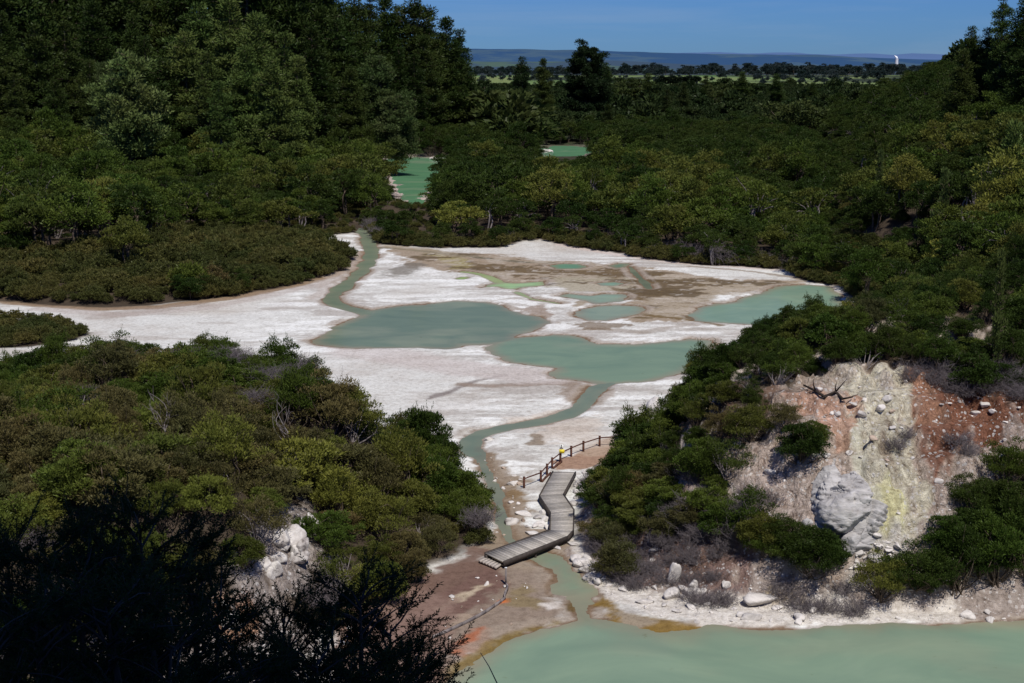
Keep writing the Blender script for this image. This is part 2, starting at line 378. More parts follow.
class MB:
    """gathers boxes and tubes into one mesh"""
    def __init__(s): s.V = []; s.Q = []; s.T = []; s.n = 0
    def add(s, V, Q=None, T=None):
        V = np.asarray(V, float)
        s.V.append(V)
        if Q is not None and len(Q): s.Q.append(np.asarray(Q) + s.n)
        if T is not None and len(T): s.T.append(np.asarray(T) + s.n)
        s.n += len(V)
    def prism(s, P, z0, z1):
        """P: four corners (x,y) or (x,y,z), closed block"""
        P = np.asarray(P, float)
        if P.shape[1] == 2: P = np.c_[P, np.zeros(4)]
        lo = P + [0, 0, z0]; hi = P + [0, 0, z1]
        s.add(np.vstack([lo, hi]), [[3, 2, 1, 0], [4, 5, 6, 7], [0, 1, 5, 4], [1, 2, 6, 5], [2, 3, 7, 6], [3, 0, 4, 7]])
    def box(s, c, d, rz=0):
        x, y, z = np.array(d) / 2
        P = np.array([[-x, -y], [x, -y], [x, y], [-x, y]]); ca, sa = math.cos(rz), math.sin(rz)
        P = P @ np.array([[ca, sa], [-sa, ca]])
        s.prism(np.c_[P + np.array(c[:2]), np.zeros(4)], c[2] - z, c[2] + z)
    def tube(s, pts, rad, k=5, cap=True):
        pts = np.asarray(pts, float); n = len(pts); rad = np.broadcast_to(np.asarray(rad, float), (n,))
        tg = np.gradient(pts, axis=0); tg /= np.linalg.norm(tg, axis=1, keepdims=True) + 1e-9
        ref = np.array([0, 0, 1.]) if abs(tg[:, 2]).mean() < .8 else np.array([1., 0, 0])
        a = np.cross(tg, ref); a /= np.linalg.norm(a, axis=1, keepdims=True) + 1e-9; b = np.cross(tg, a)
        th = np.arange(k) * 2 * math.pi / k
        V = pts[:, None, :] + rad[:, None, None] * (np.cos(th)[None, :, None] * a[:, None, :] + np.sin(th)[None, :, None] * b[:, None, :])
        i = np.arange(n - 1)[:, None] * k; j = np.arange(k)[None, :]; j2 = (j + 1) % k
        Q = np.stack([i + j, i + j2, i + k + j2, i + k + j], -1).reshape(-1, 4)
        T = []
        if cap:
            for q in range(1, k - 1): T += [[0, q + 1, q], [(n - 1) * k, (n - 1) * k + q, (n - 1) * k + q + 1]]
        s.add(V.reshape(-1, 3), Q, T)
    def mesh(s, name, mat, smooth=False):
        return mesh_np(name, np.vstack(s.V), np.vstack(s.Q) if s.Q else None, np.vstack(s.T) if s.T else None, smooth, [mat])
    def build(s, name, mat, parent=None, smooth=False, loc=(0, 0, 0)):
        return obj(name, s.mesh(name, mat, smooth), parent, loc)

# ------------------------------------------------------------------ ground sheet
def axis(segs):
    out = [segs[0][0]]
    for a, b, st in segs:
        n = max(1, int(round((b - a) / st))); out += list(a + (b - a) * (np.arange(n) + 1) / n)
    return np.array(out)
def growth(a, b, s0, g):
    out = []; x = a; s = s0
    while x < b: s *= g; x += s; out.append(x)
    return np.array(out)
xs = axis([(-80, -32, .6), (-32, 48, .25), (48, 84, .5)])
xr = growth(84, 14000, .6, 1.10); xl = -growth(80, 14000, .7, 1.10)[::-1]
xs = np.concatenate([xl, xs, xr])
ys = axis([(-120, 0, 6), (0, 60, 1.2), (60, 70, .6), (70, 135, .25), (135, 215, .42), (215, 290, .6)])
ys = np.concatenate([ys, growth(290, 12500, .8, 1.035)])
GX, GY = np.meshgrid(xs, ys)
T = terrain(GX.ravel(), GY.ravel(), True); gx, gy = GX.ravel(), GY.ravel()
hz = T['h'].copy()

# colours
n = len(gx)
C = np.empty((n, 3))
def mixin(c, w):
    global C
    w = np.clip(w, 0, 1)[:, None]; C = C * (1 - w) + np.array(c)[None, :] * w
fa = fbm(gx, gy, 14, 101, 4); fb = fbm(gx, gy, 2.4, 102, 5, .6); fc = fbm(gx, gy, .8, 103, 4, .6)
fs = fbm(gx * .45, gy * 1.6, 3.5, 104, 5, .6)     # streaks along the flow
C[:] = (.62, .60, .565)
mixin((.50, .46, .42), sstep(-.1, .5, fa + .5 * fb))
mixin((.71, .69, .65), sstep(.15, .6, fb - .4 * fa) * .8)
mixin((.36, .31, .27), sstep(.22, .42, fs) * .5)
nearp = sstep(14, 2, T['dp']) * (gy < 300)
mixin((.40, .36, .33), sstep(.08, .2, fs + .5 * fc) * nearp * .55)
mixin((.80, .785, .76), sstep(.1, .25, -fs + .5 * fb) * nearp * .8)
mixin((.49, .43, .37), sstep(.1, .45, fbm(gx, gy * 1.5, 22, 109, 4)) * .45 * (1 - nearp))
C *= np.array((.975, 1.0, .985))
# soil under vegetation
dT = sdf(TERRACE, gx, gy)
rock = np.zeros(n)
inT = (dT < 0) & (T['dm'] < 0) & (T['dr'] < 0)
soil = np.array((.055, .042, .03))
wv = fb * .8 + fc * .4
veg = sstep(-.4, .8, dT + wv) 
veg = np.maximum(veg, sstep(-.3, .9, T['dm'] + wv)); veg = np.maximum(veg, sstep(-.2, 1.5, T['dr'] + wv))
veg = np.maximum(veg, sstep(.3, -.8, sdf(LOWBUSH, gx, gy) + wv))
# painted zones: outline in the photo carried onto the ground
def zone(pts, c, soft=1.0, k=1.0, warp=1.0, onground=False, rocky=None):
    global rock
    P = gpoly(pts) if onground else poly(pts)
    lo = P.min(0) - 6; hi = P.max(0) + 6
    m = np.where((gx > lo[0]) & (gx < hi[0]) & (gy > lo[1]) & (gy < hi[1]))[0]
    d = sdf(P, gx[m], gy[m]) + (fb[m] * 1.5 + fc[m] * .9 + fs[m] * 1.1) * warp
    soft = soft * .45; w = np.clip(sstep(soft, -soft, d) * k, 0, 1)[:, None]
    C[m] = C[m] * (1 - w) + np.array(c) * w
    if rocky is not None: rock[m] = rock[m] * (1 - w[:, 0]) + rocky * w[:, 0]
def strip(pts, hw, c, soft=.5, k=1.0, warp=.6):
    L = poly(pts); lo = L.min(0) - 8; hi = L.max(0) + 8
    m = np.where((gx > lo[0]) & (gx < hi[0]) & (gy > lo[1]) & (gy < hi[1]))[0]
    d = dline(L, gx[m], gy[m]) - hw + (fb[m] * .9 + fc[m] * .4) * warp
    soft = soft * .5; w = np.clip(sstep(soft, -soft, d) * k, 0, 1)[:, None]
    C[m] = C[m] * (1 - w) + np.array(c) * w
BROWN, TAN, OLIVE, RUST = (.15, .105, .055), (.36, .30, .225), (.17, .14, .06), (.22, .10, .045)
zone([(378,246),(440,251),(500,256),(560,262),(620,266),(690,274),(740,281),(805,280),(800,287),(700,297),(690,322),(640,323),(600,318),(630,300),(620,287),(570,283),(530,287),(500,282),(470,272),(440,270),(405,266),(400,256)], (.30,.235,.165), 2, .95, 2.2)
zone(zE([(330,170),(480,175),(640,190),(760,200),(900,200),(1000,215),(1010,250),(900,250),(760,240),(640,235),(500,215),(400,205),(350,200)]), (.135,.095,.05), 1.5, .92, 3)
zone(zE([(690,225),(1024,232),(1024,292),(960,290),(860,288),(760,285),(660,262)]), (.36,.32,.235), 2, .9, 1.5)
zone(zE([(180,135),(330,150),(360,185),(320,205),(290,190),(250,165)]), (.30,.26,.12), 2, .85, 1)
zone(zE([(50,190),(90,178),(170,165),(190,180),(120,210),(60,225),(20,230)]), (.17,.15,.12), 2, .8, 1.5)
zone([(640,305),(655,290),(690,280),(760,284),(800,283),(762,288),(720,296),(695,310),(688,322),(650,318)], (.34,.285,.21), 1.5, .9, 1)
zone([(628,282),(650,276),(690,282),(720,285),(690,292),(650,300),(635,298)], (.12,.085,.045), 1.2, .9, 3)
strip(zE([(0,110),(130,122),(300,140),(460,160),(560,168),(680,172)]), .9, (.13,.115,.075), .5, .9)
strip(zE([(0,100),(150,120),(330,145)]), 2.2, (.30,.25,.17), 1.5, .6)
strip([(611,288),(640,300),(690,303)], .8, BROWN, .6, .7, 1.5)
strip([(600,313),(640,315),(700,322),(720,326)], .9, (.15,.10,.04), .6, .9, 1.2)
strip([(575,307),(590,300),(605,297)], .7, (.2,.13,.05), .6, .7, 1.2)
strip([(575,331),(600,330),(640,333),(690,326)], 1.1, (.30,.25,.2), .8, .6, 1.2)
zone([(575,326),(600,323),(625,326),(610,331),(585,332)], (.18,.13,.08), .8, .8, 1.4)
zone([(520,310),(540,306),(556,310),(550,318),(535,319)], (.26,.19,.14), .8, .8, 1)
strip([(690,267),(750,272),(800,279)], .8, (.26,.21,.16), .6, .8)
strip([(560,246),(620,256),(680,264),(740,268),(790,272)], 1.2, (.55,.43,.38), 1, .5)
# broken dark and pale mud over the wet ground
mudz = np.minimum(sdf(poly([(405,258),(440,252),(500,257),(560,263),(620,267),(690,276),(740,282),(805,281),(800,288),(715,298),(695,322),(640,324),(602,319),(632,301),(620,288),(570,284),(530,288),(500,283),(470,273)]), gx, gy), sdf(poly(zD([(30,110),(205,240),(240,420),(260,480),(420,520),(450,600),(330,760),(160,683),(30,640),(120,440),(60,250)])), gx, gy)) + 1.5 * fb
mk = sstep(.6, -.6, mudz)
st2 = fbm(gx * .55, gy, 4.5, 171, 5, .6); st3 = fbm(gx * .6, gy, 1.1, 172, 4, .6)
mixin((.105, .075, .04), mk * sstep(.10, .2, st2) * .85); mixin((.40, .345, .27), mk * sstep(-.15, -.26, st2) * .75)
mixin((.17, .12, .05), mk * sstep(.26, .34, st3) * .4); mixin((.60, .56, .51), mk * sstep(-.36, -.42, st3) * .35)
# left shore: brown channel along the bush
strip([(-60,300),(0,302),(40,306),(100,310),(160,308),(230,299),(295,286),(345,272),(360,262),(366,252)], 1.6, (.24,.165,.10), 1.0, .95, .8)
strip([(40,310),(120,316),(200,310),(260,298),(330,283)], 1.6, (.40,.34,.30), 1.5, .6, 1)
strip([(100,318),(140,312),(200,306)], 2.0, (.30,.24,.20), 1.5, .5, 1.5)
zone([(330,262),(352,258),(368,262),(350,275),(330,295),(310,300)], (.42,.36,.31), 1.5, .6, 1)
# dark runnels on the lower terrace
strip([(428,400),(442,396),(456,390),(472,383),(503,377)], .5, (.20,.17,.155), .6, .85, .7)
strip([(462,386),(490,387),(525,386),(570,384)], .9, (.25,.19,.145), .8, .8, .9)
zone([(560,385),(585,383),(590,395),(570,402),(560,395)], (.26,.20,.15), .8, .8, 1)
zone([(500,420),(560,412),(600,420),(620,450),(600,470),(550,445),(520,432)], (.50,.42,.34), 2, .6, 1.5)
strip([(360,352),(420,362),(480,372),(540,378)], 3.5, (.50,.445,.41), 2.5, .7, 1.5)
# bed of the outflow
zone(zD([(30,110),(90,140),(150,180),(205,240),(230,300),(240,420),(260,480),(340,480),(420,520),(450,600),(420,683),(330,760),(160,683),(30,640),(60,560),(120,440),(60,250)]), (.27,.21,.15), 1.0, .95, 1.2)
zone(zD([(150,300),(210,290),(230,340),(200,380),(165,370)]), (.20,.13,.06), .8, .8, .8)
zone(zD([(255,60),(300,75),(300,115),(262,110)]), (.20,.15,.10), .4, .8, .6)
# red-brown bank and algae rims
zone([(428,600),(470,565),(500,558),(545,578),(548,600),(572,615),(540,630),(500,636),(462,655),(440,676),(400,700),(380,690)], (.25,.195,.15), 1, 1, .8)
zone([(330,600),(380,570),(440,575),(470,562),(497,570),(505,590),(488,608),(440,640),(400,670),(340,650)], (.15,.088,.07), .8, .95, .8)
zone([(430,628),(455,615),(475,612),(470,622),(445,636)], (.42,.34,.25), .5, .6, .8)
zone([(470,585),(488,585),(490,592),(455,606),(440,612),(436,607),(452,598)], (.46,.38,.27), .35, .9, .7)
zone([(395,600),(430,578),(468,548),(492,552),(482,572),(440,600),(400,625)], (.165,.105,.08), .8, .95, .8)
zone([(496,602),(508,600),(510,604),(498,606)], (.50,.13,.03), .25, .95, .25)
zone([(468,634),(482,632),(486,640),(478,652),(460,657),(450,655),(462,645)], (.36,.125,.06), .5, .9, .7)
zone([(510,592),(526,589),(540,606),(520,614),(506,606)], (.21,.16,.08), .8, .8, .9)
zone([(541,606),(562,603),(564,609),(548,612)], (.62,.58,.53), .3, .9, .3)
# path
zone(zD([(350,190),(390,165),(440,160),(500,130),(560,125),(640,110),(640,160),(560,190),(500,215),(448,222),(360,222)]), (.33,.215,.15), .3, 1, .25)
strip([(592,454),(620,440),(660,425)], 1.2, (.40,.30,.22), .6, .8, .4)
# wet rims: browns, rusts and algae next to every shore
dpw = T['dp'] + fc * .25 + fb * .25
wn = fbm(gx, gy, 6, 131, 3)
mixin((.30, .245, .19), sstep(1.5, 1.0, dpw + .8 * fs) * sstep(-.15, .15, wn) * .8 * (T['dp'] < 6))
mixin((.17, .11, .065), sstep(.42, .2, dpw) * (.55 + .4 * sstep(-.2, .1, wn)))
mixin((.62, .585, .55), sstep(.7, 1.0, dpw) * sstep(1.6, 1.0, dpw) * .15 * (gy > 110))
mixin((.16, .125, .09), sstep(.02, -.2, T['dp']))
# ochre algae along the front lake
for pts, hw in ((zC([(200,630),(300,590),(400,520),(470,470),(560,430),(650,410),(740,390)]), .40),):
    strip(pts, hw, (.18, .125, .03), .35, .75, .8)
zone([(590,600),(600,592),(640,618),(690,628),(700,632),(660,636),(625,628),(598,618)], (.20,.125,.03), .7, .95, .7)
zone([(600,606),(625,612),(650,624),(630,624),(605,616)], (.30,.26,.21), .5, .7, .6)
strip(zC([(805,262),(800,330)]) , .25, (.12,.08,.03), .2, .9, .2)
# vegetated soil and slopes
mixin(soil, veg)
litter = sstep(.1, .6, fb) * veg
mixin((.12, .09, .065), litter * .6)
# slopes by the lake: rock colours
GR = dict(onground=True)
zone([(575,552),(600,500),(620,470),(700,490),(760,480),(1040,520),(1040,620),(860,622),(760,612),(640,596),(600,578)], (.36,.30,.265), 1, .85, 1.4, rocky=.8, **GR)
zone([(640,520),(700,520),(750,530),(740,585),(690,590),(640,580),(610,560)], (.23,.145,.12), 1, .85, 1.6, rocky=.8, **GR)
zone([(715,470),(760,440),(800,380),(835,362),(900,366),(960,420),(990,470),(985,500),(930,540),(880,560),(840,590),(800,540),(740,520)], (.47,.385,.32), .8, 1, 1.6, rocky=1, **GR)
zone([(898,362),(960,372),(1034,392),(1034,455),(1000,462),(972,440),(955,480),(930,500),(918,455),(904,400)], (.235,.108,.068), .6, .95, 2.0, rocky=1, **GR)
zone([(950,392),(990,398),(1024,404),(1028,452),(1000,456),(965,440),(945,420)], (.225,.105,.065), .6, .9, 2.2, rocky=1, **GR)
zone([(975,450),(1040,440),(1040,480),(985,500),(940,540),(925,500),(945,470)], (.45,.38,.33), .7, .8, 1.8, rocky=1, **GR)
zone([(905,380),(935,385),(940,430),(915,430)], (.36,.20,.13), .5, .8, .6, rocky=.9, **GR)
zone([(834,368),(896,368),(908,420),(925,490),(932,535),(885,560),(866,510),(848,440)], (.60,.565,.44), .6, .9, 1.2, rocky=.9, **GR)
zone([(872,468),(890,480),(900,520),(885,540),(872,510)], (.58,.56,.30), .5, .8, 1.3, rocky=.7, **GR)
zone([(848,420),(858,418),(868,470),(880,505),(872,508),(850,465)], (.46,.45,.36), .35, .85, .3, rocky=.5, **GR)
zone([(800,396),(845,392),(850,412),(845,440),(828,440),(812,415)], (.52,.32,.23), .6, .85, 1.5, rocky=.9, **GR)
zone([(735,500),(760,460),(800,450),(838,470),(845,500),(820,520),(760,515)], (.49,.405,.355), .7, .85, 1.4, rocky=.9, **GR)
zone([(850,560),(880,548),(930,535),(900,560),(870,590),(840,600)], (.52,.49,.45), .6, .9, .6, rocky=.8, **GR)
zone([(572,540),(600,575),(640,590),(700,598),(760,602),(830,606),(900,604),(960,606),(960,622),(860,624),(760,624),(700,622),(650,616),(610,602),(585,580)], (.66,.62,.56), .5, .95, .5, rocky=.45, **GR)
zone([(770,590),(800,592),(805,606),(775,608)], (.55,.42,.2), .5, .8, .5, **GR)
zone([(572,470),(590,452),(640,450),(650,470),(600,500),(575,505)], (.55,.52,.49), .5, .9, .6, rocky=.8, **GR)
zone([(615,410),(660,395),(668,430),(640,450),(610,445)], (.45,.40,.36), .5, .9, .6, rocky=.8, **GR)
# lighter and darker streaks down the slope, for an eroded gully look
cm = (T['rk'] > .05) & (gy < 112) & (gx > 5)
sv1 = fbm(gx, gy * .18, 1.3, 181, 5, .62); sv2 = fbm(gx, gy * .5, 2.2, 182, 4, .6)
C = C * (1 + np.where(cm, .12 + .38 * sv1, 0))[:, None]
mixin((.50, .43, .37), cm * sstep(.16, .3, sv2) * .75); mixin((.22, .14, .10), cm * sstep(-.22, -.34, sv2) * .6 * (1 - sstep(.1, .2, C[:, 0] - .45)))
# white and orange face at the near side of the left mound
zone([(262,560),(272,524),(286,510),(312,502),(316,555),(300,600),(318,640),(300,700),(120,700),(60,690),(60,650),(150,622),(225,606)], (.40,.35,.32), .7, 1, .9, rocky=1, **GR)
zone([(215,605),(250,600),(255,640),(225,650)], (.45,.26,.16), .6, .9, .6, rocky=.9, **GR)
zone([(330,600),(420,590),(460,600),(440,690),(330,720)], (.22,.145,.115), .8, .9, .5, **GR)
# shores of the far lakes
mf = (T['dp'] < 9) & (gy > 300)
mixin((.50, .42, .37), mf * sstep(5, 2, T['dp'] + wn * 7) * .9)
# far country: fields and dark woods
fy = sstep(1500, 2300, gy)
fieldn = vnoise(gx / 420 + .2 * fa, gy / 900, 150); woodn = fbm(gx, gy * .35, 600, 151, 3)
fld = sstep(.30, .36, fieldn) * sstep(.1, 0, woodn) * sstep(2000, 2300, gy) * sstep(5200, 4600, gy)
mixin((.035, .045, .022), sstep(350, 700, gy) * (1 - 0))
tone = vnoise(np.floor(gx / 300), np.floor(gy / 700), 160)
Cf = np.stack([.085 + .10 * tone, .17 + .05 * tone, .05 + .03 * tone], 1)
C = C * (1 - fld[:, None]) + Cf * fld[:, None]
mixin((.04, .055, .06), sstep(4600, 5600, gy))  # distance haze painted in: far ground turns blue-grey
# bare slope under the lookout
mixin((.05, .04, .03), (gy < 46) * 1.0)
nx, ny = len(xs), len(ys)
i = np.arange(ny - 1)[:, None] * nx + np.arange(nx - 1)[None, :]
Q = np.stack([i, i + 1, i + nx + 1, i + nx], -1).reshape(-1, 4)
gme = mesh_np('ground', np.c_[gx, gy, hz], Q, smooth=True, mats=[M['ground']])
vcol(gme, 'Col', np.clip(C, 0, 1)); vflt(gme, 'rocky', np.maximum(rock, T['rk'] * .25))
go = obj('ground', gme); go['kind'] = 'structure'; go['label'] = 'white and brown sinter terrace with wooded slopes around it'
HG = hz.reshape(ny, nx)
def gz(x, y):
    i = min(max(int(np.searchsorted(xs, x)) - 1, 0), nx - 2); j = min(max(int(np.searchsorted(ys, y)) - 1, 0), ny - 2)
    u = (x - xs[i]) / (xs[i + 1] - xs[i]); v = (y - ys[j]) / (ys[j + 1] - ys[j])
    return float((HG[j, i] * (1 - u) + HG[j, i + 1] * u) * (1 - v) + (HG[j + 1, i] * (1 - u) + HG[j + 1, i + 1] * u) * v)

# ------------------------------------------------------------------ water sheets
allcol = [p[2] for p in POOLS] + [s[2] for s in STREAMS]
def water_sheet(which, bounds, st, name, label):
    X = np.arange(bounds[0], bounds[1] + st, st); Y = np.arange(bounds[2], bounds[3] + st, st)
    A, B = np.meshgrid(X, Y); a, b = A.ravel(), B.ravel()
    d, ix = pool_fields(a, b)
    nx = len(X)
    q = (np.arange(len(Y) - 1)[:, None] * nx + np.arange(nx - 1)[None, :]).ravel()
    Q = np.stack([q, q + 1, q + nx + 1, q + nx], -1)
    cx = (a[q] + a[q + 1]) / 2; cy = (b[q] + b[q + nx]) / 2
    dc, ic = pool_fields(cx, cy)
    keep = (dc < 1.0 if st < 1 else dc < 4) & np.isin(ic, which)
    Q = Q[keep]; u, inv = np.unique(Q, return_inverse=True); Q = inv.reshape(-1, 4)
    if not len(Q): return None
    me = mesh_np(name, np.c_[a[u], b[u], np.zeros(len(u))], Q, smooth=True, mats=[M['water']])
    cc = np.array(allcol)[np.clip(ix[u], 0, None)] * .83
    dd = d[u] + .25 * fbm(a[u], b[u], 1.5, 200, 3)
    w = (sstep(-2.2, .2, dd + .5 * fbm(a[u], b[u], 6, 205, 3)) ** 1.6 * (.8 if which[0] < len(POOLS) else .30))[:, None] if st < 1 else np.zeros((len(u), 1))
    cc = cc * (1 - w) + np.array((.245, .215, .15)) * w
    murk = (sstep(.1, .5, fbm(a[u] * .6, b[u], 6, 210, 4)) * .35)[:, None]
    cc = cc * (1 - murk) + np.array((.25, .27, .19)) * murk
    vcol(me, 'Col', cc)
    o = obj(name, me); o['kind'] = 'structure'; o['label'] = label
    return o
labs = ['grey-green terrace pond, the largest on the left', 'milky green terrace pond in the middle', 'turquoise pond at the right end of the terrace', 'shallow pale pond beside brown mud',
        'light turquoise puddle above the shallow pale pond', 'small green pool on the far side of the terrace', 'sliver of water by the far bank', 'thin turquoise puddle on tan mud', 'yellow-green shallow pool', 'tiny lime green pool',
        'green pool below the boardwalk', 'large milky green lake in front of the cliff', 'deep green lake between the bush', 'small green lake at the far end of the bush',
        'stream entering the terrace at the far left', 'stream leaving the middle pond', 'stream running under the boardwalk', 'channel across the brown mud', 'yellow trickle across white sinter', 'yellow-green trickle on brown mud']
for i, (nm, P, c) in enumerate(POOLS):
    lo = P.min(0); hi = P.max(0); st = .5 if lo[1] < 300 else 2.5
    water_sheet([i], (math.floor(lo[0]) - 3, hi[0] + 3, math.floor(lo[1]) - 3, hi[1] + 3) if st < 1 else (math.floor(lo[0]) - 8, hi[0] + 8, math.floor(lo[1]) - 8, hi[1] + 8), st, nm, labs[i])
for j, (L, hw, c) in enumerate(STREAMS):
    lo = L.min(0); hi = L.max(0)
    water_sheet([len(POOLS) + j], (math.floor(lo[0]) - 3, hi[0] + 3, math.floor(lo[1]) - 3, hi[1] + 3), .5, 'stream_water', labs[len(POOLS) + j])

# ------------------------------------------------------------------ far hills
def hill_range(y0, y1, x0, x1, prof, c, name, label, nxx=260, nyy=14, seed=0, c2=None):  # the blue haze of distance is put into the colours c and c2
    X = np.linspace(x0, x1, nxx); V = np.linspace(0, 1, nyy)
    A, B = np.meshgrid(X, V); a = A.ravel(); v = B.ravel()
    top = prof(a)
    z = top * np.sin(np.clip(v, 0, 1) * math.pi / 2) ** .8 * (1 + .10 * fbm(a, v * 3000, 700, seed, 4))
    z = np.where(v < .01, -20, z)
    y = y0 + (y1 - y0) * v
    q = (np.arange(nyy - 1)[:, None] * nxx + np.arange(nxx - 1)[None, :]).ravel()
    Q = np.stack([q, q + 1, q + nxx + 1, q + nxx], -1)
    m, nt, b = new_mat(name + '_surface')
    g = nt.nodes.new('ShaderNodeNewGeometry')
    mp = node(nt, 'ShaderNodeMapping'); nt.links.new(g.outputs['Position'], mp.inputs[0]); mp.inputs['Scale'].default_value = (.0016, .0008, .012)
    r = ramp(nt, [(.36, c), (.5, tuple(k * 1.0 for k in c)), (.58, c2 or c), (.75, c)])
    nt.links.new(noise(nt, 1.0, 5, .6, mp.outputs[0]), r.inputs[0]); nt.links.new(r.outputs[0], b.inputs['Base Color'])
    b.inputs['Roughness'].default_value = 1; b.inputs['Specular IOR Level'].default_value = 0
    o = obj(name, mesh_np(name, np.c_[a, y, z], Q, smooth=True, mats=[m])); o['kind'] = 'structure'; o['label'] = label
def elev(py, Y): return 33 + Y * (66 - py) / 1400.0 * 1.0
xpx = lambda X, Y: 512 + 1400 * X / Y
def plateau(a):
    p = xpx(a, 12600)
    e = np.interp(p, [-400, 300, 480, 560, 620, 700, 800, 830, 1000, 1500], [50, 50, 49, 50.5, 52.5, 54, 55.5, 58, 60, 60])
    return elev(e, 12600) + 12 * fbm(a, a * 0, 900, 301, 3)
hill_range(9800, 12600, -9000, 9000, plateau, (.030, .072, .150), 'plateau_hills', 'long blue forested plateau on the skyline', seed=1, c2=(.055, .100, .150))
def peaks(a):
    p = xpx(a, 19000)
    e = np.interp(p, [-400, 440, 600, 650, 700, 740, 770, 800, 830, 860, 880, 910, 950, 1100, 1500], [56, 56, 53.5, 54, 53.5, 54.5, 53, 54, 55, 54, 55.5, 54, 56, 56, 56])
    return elev(e, 19000) + 26 * fbm(a, a * 0, 700, 311, 4)
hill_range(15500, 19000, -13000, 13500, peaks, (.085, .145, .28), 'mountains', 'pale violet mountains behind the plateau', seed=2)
def low(a):
    p = xpx(a, 8200)
    e = np.interp(p, [-400, 560, 600, 640, 700, 1500], [62, 62, 61, 62, 65, 66])
    return np.maximum(elev(e, 8200), 8) + 8 * fbm(a, a * 0, 400, 321, 3)
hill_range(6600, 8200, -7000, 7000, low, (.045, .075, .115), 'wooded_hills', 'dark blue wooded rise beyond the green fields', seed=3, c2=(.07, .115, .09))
#BEGIN_PARTS
# ------------------------------------------------------------------ vegetation: leaf meshes
def unit(v): return v / (np.linalg.norm(v, axis=-1, keepdims=True) + 1e-9)
def leaf_quads(P, D, L, W, rng):
    n = len(P); D = unit(D); S = unit(np.cross(D, rng.normal(size=(n, 3))))
    L = np.broadcast_to(L, n)[:, None]; W = np.broadcast_to(W, n)[:, None]
    mid = P + D * L * .45
    V = np.stack([P, mid + S * W * .5, P + D * L, mid - S * W * .5], 1).reshape(-1, 3)
    q = np.arange(n)[:, None] * 4 + np.arange(4)[None, :]
    return V, q
def clump_leaves(cl, per, L, W, rng, up=.5, flatten=.55):
    """cl: rows x,y,z,r - leafy pads, fuller on top"""
    P, D = [], []
    for cx, cy, cz, r in cl:
        m = max(6, int(per * r * r)); u = unit(rng.normal(size=(m, 3))); u[:, 2] = np.where(rng.random(m) < .72, np.abs(u[:, 2]), u[:, 2])
        rad = r * rng.random(m) ** .45
        p = u * rad[:, None] * [1, 1, flatten]
        P.append(p + [cx, cy, cz]); D.append(u * [1, 1, .7] + [0, 0, up] + rng.normal(size=(m, 3)) * .45)
    P = np.vstack(P); D = np.vstack(D); k = rng.uniform(.7, 1.3, len(P))
    return leaf_quads(P, D, L * k, W * k, rng)
def limb(mb, a, b, r0, r1, rng, k=4, n=5, wob=.12):
    a = np.array(a, float); b = np.array(b, float); t = np.linspace(0, 1, n)[:, None]; L = np.linalg.norm(b - a)
    mid = rng.normal(size=3) * wob * L
    P = a + (b - a) * t + mid * np.sin(t * math.pi) + np.array([0, 0, L * .08]) * np.sin(t * math.pi)
    mb.tube(P, np.linspace(r0, r1, n), k, False)

class Plant:
    """a plant kind: meshes for crown, trunk and both together"""
    def __init__(s, name, cl, per, L, W, limbs, seed, mat='leaf', up=.5, flatten=.55, extra=None, bark='bark'):
        rng = np.random.default_rng(seed)
        V, q = clump_leaves(cl, per, L, W, rng, up, flatten)
        if extra is not None:
            V2, q2 = extra(rng); q = np.vstack([q, q2 + len(V)]); V = np.vstack([V, V2])
        mb = MB(); limbs(mb, rng)
        TV = np.vstack(mb.V); TQ = np.vstack(mb.Q)
        s.crown = mesh_np(name + '_crown', V, q, mats=[M[mat]])
        s.trunk = mesh_np(name + '_trunk', TV, TQ, None, True, [M[bark]])
        s.both = mesh_np(name, np.vstack([V, TV]), np.vstack([q, TQ + len(V)]), mats=[M[mat], M[bark]], mi=np.r_[np.zeros(len(q)), np.ones(len(TQ))])
        s.master = {}

def dome(rng, nc, Rr, H, z0, rlo, rhi, low=-.25):
    u = unit(rng.normal(size=(nc * 4, 3))); u = u[u[:, 2] > low][:nc]
    f = rng.uniform(.55, 1.0, len(u)) ; f[rng.random(len(u)) < .2] *= .6
    irr = 1 + .28 * np.sin(np.arctan2(u[:, 1], u[:, 0]) * 3 + rng.uniform(0, 6)) * rng.random(len(u))
    return np.c_[u[:, 0] * Rr * f * irr, u[:, 1] * Rr * f * irr, z0 + u[:, 2] * (H - z0) * f, rng.uniform(rlo, rhi, len(u))]
def shrub_kind(seed, Rr=2.0, H=3.0, nc=50, per=820, L=.17, W=.058, bark='bark', up=.6, flat=.55):
    rng = np.random.default_rng(seed); cl = dome(rng, nc, Rr, H, H * .42, .38, .68)
    def limbs(mb, r):
        for c in cl[::2]:
            b0 = r.normal(size=3) * .12; b0[2] = -.3
            limb(mb, b0, c[:3], .055, .012, r)
        for c in cl[1::5]: limb(mb, c[:3] * .8, c[:3] * 1.08 + [0, 0, .3], .02, .006, r, 3)
    def spires(r):
        idx = r.integers(0, len(cl), 40); P, D = [], []
        for i in idx:
            d = unit(np.array([cl[i, 0] * .35, cl[i, 1] * .35, 1.0]) + r.normal(size=3) * .3); t = np.linspace(0, r.uniform(.35, .75), 14)
            P.append(cl[i, :3] + d * (cl[i, 3] * .35) + d * t[:, None]); D.append(d + r.normal(size=(14, 3)) * .6)
        P = np.vstack(P); return leaf_quads(P, np.vstack(D), L * .8, W * .8, r)
    return Plant('manuka_shrub_%d' % seed, cl, per, L, W, limbs, seed, up=up, flatten=flat, extra=spires, bark=bark)
